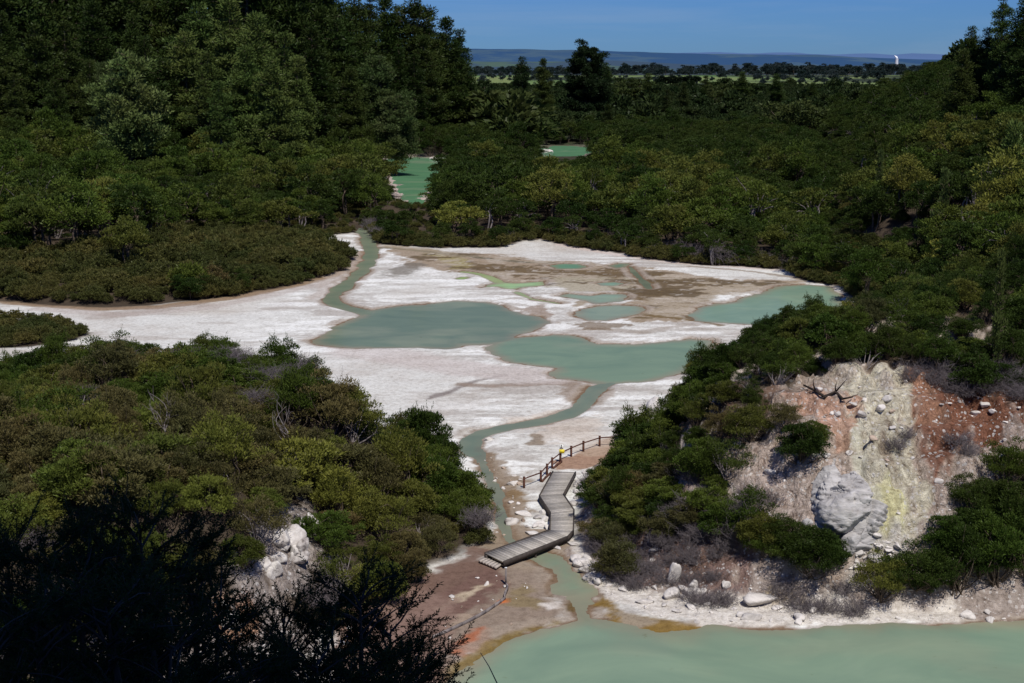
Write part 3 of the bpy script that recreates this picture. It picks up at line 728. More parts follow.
def kanuka_kind(seed, Rr=3.0, H=6.2, nc=34, per=210, L=.30, W=.115, bark='bark', flat=.5):
    rng = np.random.default_rng(seed); cl = dome(rng, nc, Rr, H, H * .5, .6, 1.15, -.3)
    def limbs(mb, r):
        for k in range(3): limb(mb, [.1 * k, 0, -.5], [r.normal() * .6, r.normal() * .6, H * .55], .16, .09, r, 5)
        for c in cl[::3]: limb(mb, [c[0] * .2, c[1] * .2, H * .4], c[:3], .07, .02, r)
    return Plant('kanuka_tree_%d' % seed, cl, per, L, W, limbs, seed, up=.5, flatten=flat, bark=bark)
def pine_kind(seed, H=28., base=.22, Rm=5.5, dens=1.0, shape=.66, per=58, L=.58, W=.17, rc=(1.1, 2.0)):
    rng = np.random.default_rng(seed); cl = []; br = []
    z = H * base
    while z < H * .985:
        t = (z / H - base) / (1 - base); rr = Rm * max(.05, (1 - t ** 1.2)) ** shape * (.45 + .55 * min(1, t * 5 + .3))
        nb = max(3, int((2.6 + 2.2 * (1 - t)) * dens)); a0 = rng.uniform(0, 6.28)
        for k in range(nb):
            a = a0 + k * 6.283 / nb + rng.normal() * .5; r1 = rr * rng.uniform(.45, 1.15); zz = z + rng.normal() * .8; up_ = rng.uniform(.05, .55); e = np.array([math.cos(a) * r1, math.sin(a) * r1, zz + r1 * up_])
            br.append((zz, e))
            for f in np.arange(.45, 1.01, max(.16, .95 / max(1, r1))):
                cl.append([e[0] * f, e[1] * f, zz + r1 * up_ * f, rng.uniform(*rc) * (.78 + .22 * (1 - t))])
        z += H * rng.uniform(.022, .042)
    cl.append([0, 0, H * .985, .6]); cl = np.array(cl)
    def limbs(mb, r):
        mb.tube([[0, 0, -1], [.1, 0, H * .4], [0, .1, H * .8], [0, 0, H]], [H * .014, H * .011, H * .006, .03], 6, False)
        for zz, e in br: mb.tube([[0, 0, zz], e * [.5, .5, 1] - [0, 0, .1], e], [.10, .06, .03], 3, False)
    return Plant('pine_tree_%d' % seed, cl, per, L, W, limbs, seed, mat='needle', up=.5, flatten=.68)
def far_kind(seed, Rr=4.0, H=9.):
    rng = np.random.default_rng(seed); cl = dome(rng, 18, Rr, H, H * .45, 1.3, 2.1, -.2)
    def limbs(mb, r): limb(mb, [0, 0, -1], [0, 0, H * .6], .25, .12, r)
    return Plant('far_tree_%d' % seed, cl, 22, 1.0, .5, limbs, seed)

SHRUBS = [shrub_kind(s, *a) for s, a in ((1, (2.0, 3.0)), (2, (2.2, 2.6)), (3, (1.8, 3.4, 44, 700, .15, .05, 'bark', 1.0, .7)), (4, (2.1, 2.9)), (5, (1.9, 2.4, 64, 760, .14, .05)), (6, (1.6, 4.0, 46, 720, .16, .05, 'bark', 1.2, .85)), (7, (2.1, 3.1, 24, 420, .16, .05, 'dead', .7, .5)), (8, (1.9, 3.3, 30, 480, .15, .05, 'dead', .9, .6)))]
SHRUBS = SHRUBS[:6] * 2 + SHRUBS[6:]
LOWS = [shrub_kind(s, 2.0, 2.2, 44, 300, .28, .10) for s in (11, 12, 13)]
KANUKA = [kanuka_kind(s, *a) for s, a in ((21, (3.0, 6.2)), (22, (3.4, 5.6)), (23, (2.7, 6.8)), (24, (3.1, 6.0)), (25, (3.3, 6.6)), (26, (3.0, 7.2, 20, 170, .30, .11, 'dead', .4)), (27, (2.4, 7.8, 30, 200, .28, .11, 'bark', .8)), (28, (3.7, 5.4, 44, 190, .30, .12, 'bark', .4)))]
PINES = [pine_kind(31, 28, .18, 5.6), pine_kind(32, 30, .22, 5.0, 1.1), pine_kind(33, 26, .12, 6.2, 1.1, .6), pine_kind(34, 31, .25, 4.6, .9)]
ROUND = [pine_kind(41, 20, .25, 6.4, 1.2, .45), pine_kind(42, 22, .2, 7.0, 1.1, .5)]
FARS = [far_kind(s) for s in (51, 52, 53)]
COLS = {'dark green': (.039, .061, .015), 'mid green': (.068, .099, .021), 'olive green': (.096, .110, .028), 'yellowish green': (.132, .150, .036), 'brownish olive': (.106, .094, .044)}

def place(kind, name, loc, s, rz, label, cat, colour, group=None, H=None, tilt=(0, 0)):
    """a plant with its own crown and trunk objects; copies of one master per kind"""
    e = empty(name, loc, label, cat, group, rz); e.scale = s if hasattr(s, '__len__') else (s, s, s)
    e.rotation_euler = (tilt[0], tilt[1], rz)
    if 'c' not in kind.master:
        kind.master['c'] = bpy.data.objects.new('crown', kind.crown); kind.master['t'] = bpy.data.objects.new('trunk', kind.trunk)
    for k in 'ct':
        c = kind.master[k].copy(); c.name = 'crown' if k == 'c' else 'trunk'; col.objects.link(c); c.parent = e
        if k == 'c': c.color = (*colour, 1)
    return e

def sample(x0, x1, y0, y1, dist, ok, seed, tries=12):
    """random points no closer than dist(x, y), kept where ok(points)"""
    rng = np.random.default_rng(seed); area = (x1 - x0) * (y1 - y0)
    n = int(area / (np.pi * (dist * .5) ** 2) * tries * .5) + 10
    P = np.c_[rng.uniform(x0, x1, n), rng.uniform(y0, y1, n)]; P = P[ok(P[:, 0], P[:, 1])]
    grid = {}; out = []
    for p in P:
        gx_, gy_ = int(p[0] // dist), int(p[1] // dist); good = True
        for a in (-1, 0, 1):
            for b_ in (-1, 0, 1):
                for q in grid.get((gx_ + a, gy_ + b_), ()):
                    if (q[0] - p[0]) ** 2 + (q[1] - p[1]) ** 2 < dist * dist: good = False; break
                if not good: break
            if not good: break
        if good: grid.setdefault((gx_, gy_), []).append(p); out.append(p)
    return np.array(out).reshape(-1, 2)

# instanced masses (one object each) for what is past counting
def mass(name, label, kinds, pts, scl, rz, idx, colours):
    pc = bpy.data.collections.new(name + '_plants')
    for i, k in enumerate(kinds):
        o = bpy.data.objects.new('plant_%03d' % i, k.both); o.color = (*colours[i % len(colours)], 1); pc.objects.link(o)
    me = bpy.data.meshes.new(name); me.vertices.add(len(pts)); me.vertices.foreach_set('co', np.asarray(pts, np.float32).ravel())
    vflt(me, 'scl', scl); vflt(me, 'rz', rz)
    a = me.attributes.new('pick', 'INT', 'POINT'); a.data.foreach_set('value', np.asarray(idx, np.int32))
    o = obj(name, me); o['kind'] = 'stuff'; o['label'] = label; o.color = (*colours[0], 1)
    ng = bpy.data.node_groups.new(name + '_scatter', 'GeometryNodeTree')
    ng.interface.new_socket('Geometry', in_out='INPUT', socket_type='NodeSocketGeometry'); ng.interface.new_socket('Geometry', in_out='OUTPUT', socket_type='NodeSocketGeometry')
    N = ng.nodes.new; gi = N('NodeGroupInput'); go_ = N('NodeGroupOutput'); ip = N('GeometryNodeInstanceOnPoints'); ci = N('GeometryNodeCollectionInfo')
    ci.inputs['Collection'].default_value = pc; ci.inputs['Separate Children'].default_value = True; ci.inputs['Reset Children'].default_value = True
    def attr(nm, ty):
        q = N('GeometryNodeInputNamedAttribute'); q.data_type = ty; q.inputs['Name'].default_value = nm; return q.outputs['Attribute']
    cx = N('ShaderNodeCombineXYZ'); L = ng.links.new
    L(attr('rz', 'FLOAT'), cx.inputs['Z']); L(gi.outputs[0], ip.inputs['Points']); L(ci.outputs[0], ip.inputs['Instance'])
    ip.inputs['Pick Instance'].default_value = True
    L(attr('pick', 'INT'), ip.inputs['Instance Index']); L(cx.outputs[0], ip.inputs['Rotation']); L(attr('scl', 'FLOAT'), ip.inputs['Scale'])
    L(ip.outputs[0], go_.inputs[0])
    md = o.modifiers.new('scatter', 'NODES'); md.node_group = ng
    return o

# ------------------------------------------------------------------ where things grow
FACE = gpoly([(262, 566), (272, 540), (286, 518), (312, 512), (318, 556), (302, 580), (270, 580)])
FACE2 = gpoly([(180, 605), (240, 590), (330, 590), (330, 700), (150, 720)])
CLIFF = gpoly([(738, 505), (750, 472), (760, 440), (792, 400), (806, 372), (835, 366), (900, 370), (960, 395), (1060, 400), (1060, 470), (990, 478), (975, 500), (930, 545), (880, 566), (845, 590), (812, 545), (740, 525)])
REDBRUSH = gpoly([(592, 552), (640, 548), (700, 545), (745, 548), (800, 566), (850, 590), (850, 612), (700, 602), (640, 590), (605, 572)])
GAP = poly([(575, 470), (596, 448), (632, 444), (640, 462), (612, 490), (590, 505), (575, 505)])
LEDGE = (lambda p: ground(p[:, 0], p[:, 1])[:, :2])(np.array([(612, 428), (622, 408), (664, 400), (668, 420), (650, 436)], float))
def fields(x, y): return terrain(x, y, True)
rng = np.random.default_rng(99)
def colour_of(x, y, r):
    b_ = 0 if y > 145 or x > 1 else (-.16 if x > -15 - (y - 95) * .3 else .10)
    k = .5 + b_ + .6 * float(fbm(np.array([x]), np.array([y]), 13, 400, 3)[0]) + r * .35 - .17
    return 'dark green' if k < .36 else 'mid green' if k < .52 else 'olive green' if k < .66 else 'brownish olive' if k < .86 else 'yellowish green'
jit = lambda c, r: tuple(v * (0.85 + .3 * r) for v in c)

cand = []     # (size on picture, kind list, name, x, y, scale, zone, colour)
# left mound
def ok(x, y):
    t = fields(x, y); return (t['dm'] > .15) & (x > -.41 * y - 3) & (sdf(FACE, x, y) > .25) & (sdf(FACE2, x, y) > .3)
MP = sample(-62, 0, 66, 140, 1.98, ok, 501)
for x, y in MP:
    d = -float(sdf(MOUND, np.array([x]), np.array([y])))
    s = (.68 + .75 * rng.random() ** 1.7) * (.62 + .38 * min(1, d / 5)) * (.86 if y > 104 else 1)
    zone_ = 'crest' if y > 107 else 'flank' if x > -9 else 'face' if (-24 < x < -9 and y < 88) else 'middle'
    cand.append((s, SHRUBS, 'manuka_shrub', x, y, s, 'mound ' + zone_))
# slope and bank right of the stream
def ok(x, y):
    t = fields(x, y); return (t['dr'] > .5) & (x < .41 * y + 3) & (y < 126) & (sdf(CLIFF, x, y) > .3) & (sdf(REDBRUSH, x, y) > -.2) & (sdf(GAP, x, y) > .3) & (sdf(LEDGE, x, y) > .2)
RP = sample(3, 52, 80, 126, 1.55, ok, 502)
for x, y in RP:
    px_, py_, _ = project([x, y, gz(x, y)])
    s = rng.uniform(.5, .9) * (1 if y < 103 else 1.2 if px_ < 715 else .85)
    if 440 < py_ < 565 and px_ - 2 * s * F / _ * .9 < 580: continue
    zone_ = 'clifftop' if (px_ > 760 and py_ < 400) else 'lakefoot' if (px_ > 760) else 'ridge' if py_ < 470 else 'bank'
    cand.append((s, SHRUBS, 'manuka_shrub', x, y, s, 'right ' + zone_))
# low patch on the terrace
def ok(x, y): return (sdf(LOWBUSH, x, y) < -.5) & (x > -.42 * y)
for x, y in sample(-90, -40, 150, 205, 1.9, ok, 503):
    s = rng.uniform(.5, .8); cand.append((s, LOWS, 'manuka_shrub', x, y, s, 'patch'))
# foot of the left slope
LAKE1 = (401, 166, 431, 207); LAKE2 = (545, 145, 588, 154)
def hides(x, y, z, r, h):
    a, top, f = project([x, y, z + h]); _, bot, _ = project([x, y, z]); rr = r * F / f
    for (x0, y0, x1, y1), yy in ((LAKE1, 460), (LAKE2, 560)):
        if y < yy and a + rr * .8 > x0 and a - rr * .8 < x1 and bot > y0 and top < y1: return True
    return False
def ok(x, y):
    t = fields(x, y); dl = t['dl']; return (dl > .4) & (dl < 34 + 16 * fbm(x, y, 18, 410, 2)) & (x > -.40 * y) & (y < 270)
for x, y in sample(-110, -25, 185, 270, 2.1, ok, 504):
    s = .5 + .95 * rng.random() ** 1.8
    if not hides(x, y, 1, 2 * s, 2.2 * s): cand.append((s, LOWS, 'manuka_shrub', x, y, s, 'leftfoot'))
# kanuka bush: left slope, valley floor, right hillside
def ok(x, y):
    t = fields(x, y); return (t['dl'] > 26 + 10 * fbm(x, y, 18, 410, 2)) & (x > -.40 * y - 4) & (y < 640) & (t['dp'] > 7) | ((t['dl'] > 2) & (y > 262) & (x > -.40 * y - 4) & (t['dp'] > 6))
for x, y in sample(-200, -10, 205, 560, 4.9, ok, 505):
    s = (.9 + .95 * rng.random() ** 1.8) * (1.1 if y > 300 else 1.0); cand.append((s * 1.9, KANUKA, 'kanuka_tree', x, y, s, 'left'))
def ok(x, y):
    t = fields(x, y); return (dTf(x, y) > .8) & (t['dr'] < 0) & (t['dl'] < 0) & (np.abs(x) < .40 * y + 5) & (t['dp'] > np.where(y > 300, 5, 2))
def dTf(x, y): return sdf(TERRACE, x, y)
for x, y in sample(-60, 130, 195, 620, 4.8, ok, 506):
    e = float(dTf(np.array([x]), np.array([y]))); s = (.9 + .9 * rng.random() ** 1.8) * (.55 + .45 * min(1, e / 16))
    cand.append((s * 1.9, KANUKA, 'kanuka_tree', x, y, s, 'valley'))
def ok(x, y):
    t = fields(x, y); return (t['dr'] > np.where((y > 150) & (y < 222), 3.5, .5)) & (x < .41 * y + 4) & (y > 124)
for x, y in sample(20, 260, 124, 640, 4.6, ok, 507):
    s = (.8 + .9 * rng.random() ** 1.8) * ((.5 if x < 42 else .7) if y < 160 else 1); drx = -float(sdf(RIGHT, np.array([x]), np.array([y]))); s *= .42 + .58 * min(1, drx / 13); cand.append((s * 1.9, KANUKA, 'kanuka_tree', x, y, s, 'right'))
def ok(x, y):
    t = fields(x, y); return (t['dp'] > 1.2) & (dTf(x, y) > .5)
for x, y in sample(-46, -16, 255, 330, 2.2, ok, 509):
    s = rng.uniform(.4, .6); cand.append((s * .8, LOWS, 'manuka_shrub', x, y, s, 'fringe'))
def ok(x, y):
    t = fields(x, y); return (t['dr'] > 3) & (x < .41 * y + 3)
for x, y in sample(14, 110, 112, 265, 3.0, ok, 510):
    if sdf(CLIFF, np.array([x]), np.array([y]))[0] > 0:
        s = rng.uniform(.55, 1.0); cand.append((s * .3, LOWS, 'manuka_shrub', x, y, s, 'right clifftop'))
# fringe of scrub where bush meets the bare flats
def ok(x, y):
    t = fields(x, y); dv = dTf(x, y)
    a = (dv > .3) & (dv < 7) & (t['dr'] < 0) & (t['dl'] < 0) & (y > 195) & (y < 300); b_ = (t['dr'] > np.where((y > 150) & (y < 222), 2.0, .3)) & (t['dr'] < 7) & (y > 122) & (y < 300)
    return (a | b_) & (t['dp'] > .8) & (np.abs(x) < .42 * y)
for x, y in sample(-45, 75, 122, 300, 1.9, ok, 508):
    s = rng.uniform(.5, 1.0)
    if not hides(x, y, .3, 2 * s, 2.2 * s): cand.append((s * .8, LOWS, 'manuka_shrub', x, y, s, 'fringe'))

WHERE = {
 'mound crest': 'on the crest of the left mound, against the white terrace', 'mound flank': 'on the stream side of the left mound', 'mound face': 'around the white rock face of the left mound', 'mound middle': 'in the middle of the broad left mound',
 'right clifftop': 'on top of the red and white cliff', 'right lakefoot': 'low on the cliff above the lake beach', 'right ridge': 'on the ridge between terrace and cliff', 'right bank': 'on the bank beside the boardwalk',
 'patch': 'in the low patch on the white flat', 'leftfoot': 'at the foot of the far left slope by the white flat',
 'fringe': 'fringing the far edge of the ponds', 'left': 'on the far slope below the pines', 'valley': 'in the valley bush behind the ponds', 'right': 'on the hillside right of the ponds'}
NOGROW = []
for a_, b_ in ((943, 205), (1010, 195), (880, 172), (1000, 280), (985, 204)):
    q = ground(a_, b_)[0]; NOGROW.append((q[0], q[1] - 1.5, 2.8))
rows = []
for (sz, kinds, nm, x, y, s, zn) in cand:
    z = gz(x, y); kr = kinds[int(rng.integers(len(kinds)))]
    if nm == 'kanuka_tree' and any((x - g[0]) ** 2 + (y - g[1]) ** 2 < g[2] ** 2 for g in NOGROW): continue
    if nm == 'kanuka_tree' and hides(x, y, z, 3 * s, 6.2 * s): continue
    a, b_, f = project([x, y, z + 1.5]); inview = -40 < a < 1064 and b_ < 720
    rows.append([sz / f if inview else 0, kinds, kr, nm, x, y, z, s, zn])
for nm, lim in (('manuka_shrub', 298), ('kanuka_tree', 298)):
    R_ = sorted([r for r in rows if r[3] == nm], key=lambda r: -r[0])
    print(nm, len(R_))
    for (q, kinds, kr, _, x, y, z, s, zn) in R_[:lim]:
        cn = colour_of(x, y, rng.random())
        if nm == 'kanuka_tree': cn = {'brownish olive': 'olive green', 'yellowish green': 'mid green' if rng.random() < .6 else 'yellowish green', 'olive green': 'mid green' if rng.random() < .5 else 'olive green'}.get(cn, cn)
        if zn == 'mound face' and cn == 'dark green': cn = 'olive green'
        lab = cn + (' bushy tree ' if nm == 'kanuka_tree' else ' feathery shrub ') + WHERE[zn]
        sx = s * rng.uniform(.92, 1.12)
        place(kr, nm, (x, y, z - .12), (sx, sx * rng.uniform(.9, 1.1), s * rng.uniform(.82, 1.15)), rng.uniform(0, 6.28), lab, 'shrub' if nm == 'manuka_shrub' else 'tree', jit(tuple(v * (1.04 if nm == 'kanuka_tree' else 1.0) for v in COLS[cn]), rng.random()), cn + ' ones ' + WHERE[zn])
    rest = R_[lim:]
    for zs, mname, mlab in (({'left'}, 'slope_bush', 'dense green bush covering the far left slope below the pines'), ({'valley'}, 'valley_bush', 'dense dark green bush filling the valley behind the ponds'),
                            ({'right', 'right ridge', 'right clifftop', 'right lakefoot', 'right bank'}, 'hillside_bush', 'dense dark bush covering the hillside right of the ponds'),
                            ({'fringe', 'patch', 'leftfoot', 'mound middle', 'mound crest', 'mound flank', 'mound face'}, 'low_scrub', 'low brownish olive scrub along the edges of the white flat')):
        rr = [r for r in rest if r[8] in zs]
        if not rr: continue
        kinds = rr[0][1]; kk = list(kinds) * 3
        cs = [COLS[c] for c in ('dark green', 'mid green', 'olive green', 'mid green', 'olive green', 'dark green', 'yellowish green')]
        if mname == 'low_scrub': cs = [(.088, .090, .033)]
        mass(mname, mlab, kk, [(r[4], r[5], r[6] - .15) for r in rr], [r[7] for r in rr], rng.uniform(0, 6.28, len(rr)), rng.integers(0, len(kk), len(rr)), cs)

# far woods, past counting
def ok(x, y):
    f = vnoise(x / 420 + .2 * fbm(x, y, 14, 101, 4), y / 900, 150)
    return (np.abs(x) < .40 * y + 20)
pts = []
for y0, y1, d in ((600, 900, 7.5), (900, 1450, 10), (1450, 1900, 14)):
    p = sample(-.42 * y1, .42 * y1, y0, y1, d, ok, int(y0), 6); pts.append(p)
p = np.vstack(pts); a_, t_, _ = project(np.c_[p, terrain(p[:, 0], p[:, 1]) + 16]); p = p[~((a_ > 876) & (a_ < 914) & (t_ < 80))]; z = terrain(p[:, 0], p[:, 1])
sc = rng.uniform(.7, 1.25, len(p))
sc[rng.random(len(p)) < .04] *= 1.7
mass('far_woods', 'dark green woods stretching to the fields beyond the valley', FARS * 3, np.c_[p, z - .5], sc, rng.uniform(0, 6.28, len(p)), rng.integers(0, 9, len(p)), [(.030, .047, .018), (.038, .056, .022), (.050, .064, .026)])
print('far trees', len(p))
pts = []
for y0, y1, w_ in ((2350, 2500, .5), (2900, 3050, .5), (3600, 3750, .45), (4700, 5100, .6), (5400, 6200, .6)):
    n_ = 1500 if y0 > 4500 else 330
    a_ = rng.uniform(-w_, w_, n_) * y1; b2 = y0 + (y1 - y0) * rng.random(n_) + 60 * np.sin(a_ / 300)
    keep = fbm(a_, b2, 260, 420, 2) > (-.22 if y0 < 4500 else -.8); pts.append(np.c_[a_, b2][keep])
p = np.vstack(pts); z = terrain(p[:, 0], p[:, 1]); sc = (.6 + 1.3 * rng.random(len(p)) ** 2.2) * np.where(p[:, 1] > 4500, 1.9, 1.1) * (1 + .7 * np.clip(fbm(p[:, 0], p[:, 1], 500, 430, 3), -.6, 1))
mass('farm_trees', 'rows and clumps of dark trees between the green fields', FARS * 2, np.c_[p, z - 1], sc, rng.uniform(0, 6.28, len(p)), rng.integers(0, 6, len(p)), [(.034, .050, .058), (.03, .042, .036)])  # bluish leaf tint stands in for haze over the plain

# ------------------------------------------------------------------ pines and single trees
def pine(kind, H0, px, top, Y, colour, label, group=None, wide=1.0, name='pine_tree'):
    X = (px - 512) / 1400 * (Y * .981 + 5); z = gz(X, Y); topz = 33 + (66 - top) / 1400 * Y * 1.02
    s = max(.15, (topz - z) / H0); place(kind, name, (X, Y, z - .3), (s * wide, s * wide, s), rng.uniform(0, 6.28), label, 'pine tree' if name == 'pine_tree' else 'tree', colour, group)
DK, MD, PL = (.037, .056, .016), (.078, .112, .034), (.125, .160, .060)
HS = [28, 30, 26, 31]
back = [(-30,-78,470),(0,-68,500),(28,-83,450),(60,-88,480),(92,-83,520),(122,-78,460),(152,-70,500),(178,-46,540),(205,-60,470),(228,-66,520),(252,-53,460),(275,-62,520),(298,-52,470),(322,-48,540),(357,2,560),(372,-4,600),(387,4,580),(400,12,620),(416,0,580),(430,14,640),(447,23,600),(459,34,650),(345,12,500),(440,45,600),(424,40,560),(-10,-70,560),(45,-60,570),(78,-62,590),(108,-66,560),(138,-55,580),(165,-48,600),(242,-52,580),(265,-48,600),(290,-40,590),(310,-36,610),(332,-22,600)]
for i, (px_, t_, Y) in enumerate(back):
    k = i % 4
    pine(PINES[k], HS[k], px_, t_, Y, jit(DK, rng.random()), 'tall dark pine in the back stand on the left skyline' if i not in (18, 21) else ('tallest pointed dark pine against the sky, near the right end of the stand' if i == 18 else 'outermost dark pine at the right end of the stand'), 'back row of dark pines' if i not in (18, 21) else None, 1.15)
mid = [(10,18,400,DK),(42,30,385,DK),(72,24,395,DK),(100,8,420,DK),(150,40,400,DK),(168,62,370,DK),(20,72,360,DK),(60,80,352,DK),(95,62,368,DK),(340,28,470,DK),(325,50,450,DK),(365,38,520,DK),(400,50,560,DK),(455,58,600,DK),(415,55,540,DK),(352,70,440,DK),(140,20,430,DK),(5,50,375,DK),(315,30,430,DK)]
for i, (px_, t_, Y, c) in enumerate(mid):
    k = (i + 1) % 4; pine(PINES[k], HS[k], px_, t_, Y, jit(c, rng.random()), 'dark bushy pine in front of the back stand, above the slope bush', 'front row of dark pines', 1.2)
grn = [(190,38,375),(212,52,360),(235,6,410),(262,20,380),(205,12,420),(288,34,372),(250,50,362),(300,60,365),(275,62,352),(222,80,345)]
for i, (px_, t_, Y) in enumerate(grn):
    k = (i + 2) % 4; pine(PINES[k], HS[k], px_, t_, Y, jit(MD, rng.random() * 1.2), 'grey-green pine in the lighter clump in the middle of the stand', 'lighter grey-green pines', 1.2)
pine(ROUND[0], 20, 131, 56, 335, PL, 'pale green round-headed pine standing out from the dark pines at far left')
pine(ROUND[1], 22, 112, 66, 345, (.055, .08, .032), 'smaller light green pine close behind the pale round-headed one', wide=.7)
pine(ROUND[1], 22, 381, 60, 460, (.064, .090, .034), 'grey-green round-headed pine above the small green lake')
pine(ROUND[0], 20, 396, 96, 430, (.064, .090, .036), 'short grey-green pine leaning out in front of the round-headed one', wide=1.1)
BROAD = pine_kind(43, 34, .18, 11.0, 1.3, .32, 50, .8, .25, (1.5, 2.6))
pine(BROAD, 34, 586, 46, 690, (.018, .031, .014), 'huge broad dark tree rising above the valley behind the small far lake', name='broad_tree')
pine(PINES[0], 28, 543, 60, 760, DK, 'dark tree left of the huge broad one, by the green field')
pine(PINES[2], 26, 522, 60, 640, (.035, .052, .022), 'pointed mid green conifer left of the huge broad tree')
for px_, t_, Y, lab in ((604, 64, 760, 'dark tree half hidden behind the huge broad one'), (648, 74, 900, 'rounded green tree below the dark shelter belt'), (705, 76, 950, 'pale green conifer left of the middle of the far woods'), (742, 72, 1000, 'bushy conifer in the middle of the far woods'), (776, 74, 900, 'darkest pointed conifer in the far woods, below the fields'), (812, 82, 860, 'small conifer at the right end of the far woods')):
    pine(PINES[int(rng.integers(4))], HS[1], px_, t_, Y, jit(DK, 1.2), lab, wide=1.5)
for i in range(34):
    px_ = rng.uniform(455, 860); Y = rng.uniform(480, 1150); t_ = rng.uniform(72, 92) + (1150 - Y) / 40
    if 380 < px_ < 450 or 528 < px_ < 602: continue
    kk = (FARS + KANUKA)[int(rng.integers(8))] if i % 3 == 0 else (PINES + ROUND)[int(rng.integers(6))]
    pine(kk, {0: 9.}.get(0) if kk in FARS else 6.4 if kk in KANUKA else 28, px_, t_, Y, jit((.036, .052, .018) if i % 4 else (.060, .082, .030), rng.random()), 'taller dark tree standing above the bush of the valley', 'taller trees above the valley bush', rng.uniform(1.0, 1.7), name='valley_tree')
for px_, t_, Y, k, c, w_, lab in ((992, -6, 320, 3, MD, .8, 'tallest slender pine on the right skyline, with a bare lower stem'), (1012, 6, 300, 1, DK, 1.1, 'dark pine right of the slender one on the right skyline'), (1030, -10, 310, 0, DK, 1.2, 'dark pine cut by the right edge of the picture at the skyline'), (963, 32, 330, 2, DK, .9, 'pointed dark pine standing apart left on the right skyline'), (979, 33, 325, 2, DK, .9, 'short dark pine between the pointed one and the slender one'), (1022, 34, 265, 0, DK, 1.3, 'bulky dark pine just below the right skyline'), (955, 52, 300, 1, DK, 1.1, 'low dark pine at the left foot of the right skyline group')):
    pine(PINES[k], HS[k], px_, t_, Y, c, lab, wide=w_)
YNG = pine_kind(44, 8, .15, 1.9, 1.0, .6, 130, .45, .11, (.5, .8))
for px_, top, base_, c, w_, lab in ((943, 172, 212, (.10, .135, .05), .85, 'small pale green young pine on the right hillside'), (1010, 128, 200, (.12, .16, .05), .9, 'larger bright green young pine near the right edge of the hillside'), (880, 150, 176, (.08, .11, .04), .9, 'little light green conifer higher up the right hillside'), (1000, 250, 285, (.09, .115, .04), .9, 'small light green conifer low on the right hillside')):
    dv = ray(px_, base_); ts = np.arange(60, 500, .5); Pq = CAM + dv[None] * ts[:, None]; q = Pq[np.argmax(Pq[:, 2] <= terrain(Pq[:, 0], Pq[:, 1]) + 6.0)].copy(); dd_ = np.linalg.norm(q - CAM); vis = (base_ - top) / F * dd_; q[2] = gz(q[0], q[1]); s_ = (vis + 5.5) / 8.0; w_ *= vis / (vis + 5.5) * 1.15
    place(YNG, 'pine_tree', (q[0], q[1], q[2] - .2), (s_ * w_, s_ * w_, s_), rng.uniform(0, 6.28), lab, 'pine tree', c); NOGROW.append((q[0], q[1], 2.6 * s_))
# ------------------------------------------------------------------ dead wood
def twig_shrub(seed, Rr=1.3, H=1.5, nb=150, r0=.016):
    r = np.random.default_rng(seed); mb = MB()
    for i in range(nb):
        a = r.uniform(0, 6.28); e = unit(np.array([math.cos(a), math.sin(a), r.uniform(.25, 1.6)])); L = H * r.uniform(.6, 1.15)
        b0 = np.array([r.normal() * .35 * Rr, r.normal() * .35 * Rr, -.1]); end = b0 + e * L * [Rr / 1.3, Rr / 1.3, 1]
        limb(mb, b0, end, r0, .006, r, 3, 4, .1)
        for q in range(3):
            t = r.uniform(.4, .9); s0 = b0 + (end - b0) * t; limb(mb, s0, s0 + unit(e + r.normal(size=3) * .7) * L * .35, r0 * .6, .004, r, 3, 3, .1)
    return mb.mesh('dry_shrub', M['deadtwig'])
TW = [twig_shrub(s) for s in (61, 62, 63, 64)]
def dry(x, y, s, label, group, z=None):
    o = obj('dry_shrub', TW[int(rng.integers(4))], None, (x, y, gz(x, y) - .05)); o.scale = (s, s, s * rng.uniform(.8, 1.1)); o.rotation_euler.z = rng.uniform(0, 6.28)
    tag(o, label, 'dry shrub', group); return o
def ok(x, y): return (sdf(REDBRUSH, x, y) < .4) & (fbm(x, y, 3, 440, 2) > -.28)
for x, y in sample(4, 30, 78, 100, 1.3, ok, 601): dry(x, y, rng.uniform(.65, 1.0), 'leafless grey brush on the red bank right of the boardwalk', 'grey brush on the red bank')
for px_, py_ in ((935,386),(950,390),(968,386),(985,392),(1000,388),(1016,394),(960,396),(1008,384),(990,380),(915,380),(1022,396),(975,372),(1000,370),(940,374),(1014,376)):
    q = ground(px_, py_)[0]; dry(q[0], q[1], rng.uniform(.8, 1.05), 'leafless grey brush hanging over the top right edge of the cliff', 'grey brush at the cliff edge')
for px_, py_ in ((905,440),(895,452),(958,440),(968,456)):
    q = ground(px_, py_)[0]; dry(q[0], q[1], rng.uniform(.5, .8), 'small leafless tuft on the red part of the cliff', 'tufts on the red cliff')
for px_, py_ in ((745,520),(757,532),(770,505),(752,500),(735,512)):
    q = ground(px_, py_)[0]; dry(q[0], q[1], rng.uniform(.7, 1.0), 'leafless grey brush beside the dark shrubs under the pale slope', 'grey brush under the pale slope')
for i in range(22):
    q = ground(rng.uniform(590, 735), rng.uniform(478, 548))[0]; dry(q[0], q[1], rng.uniform(.7, 1.05), 'grey dry brush between the dark shrubs right of the boardwalk', 'grey brush among the bank shrubs')
for px_, py_, s in ((640,247,2.2),(652,249,2.0),(690,256,2.4),(716,262,2.6),(728,265,2.6),(740,264,2.2),(705,262,2.2),(765,266,2.3),(600,245,2.0),(380,238,2.0),(374,230,2.2),(500,244,1.8),(668,252,1.8),(780,268,2.0)):
    P = at(px_, py_, 0); x, y = P[0], P[1] + .6
    dry(x, y, s * .9, 'grey leafless bush at the far edge of the white terrace', 'grey bushes along the far edge of the terrace')
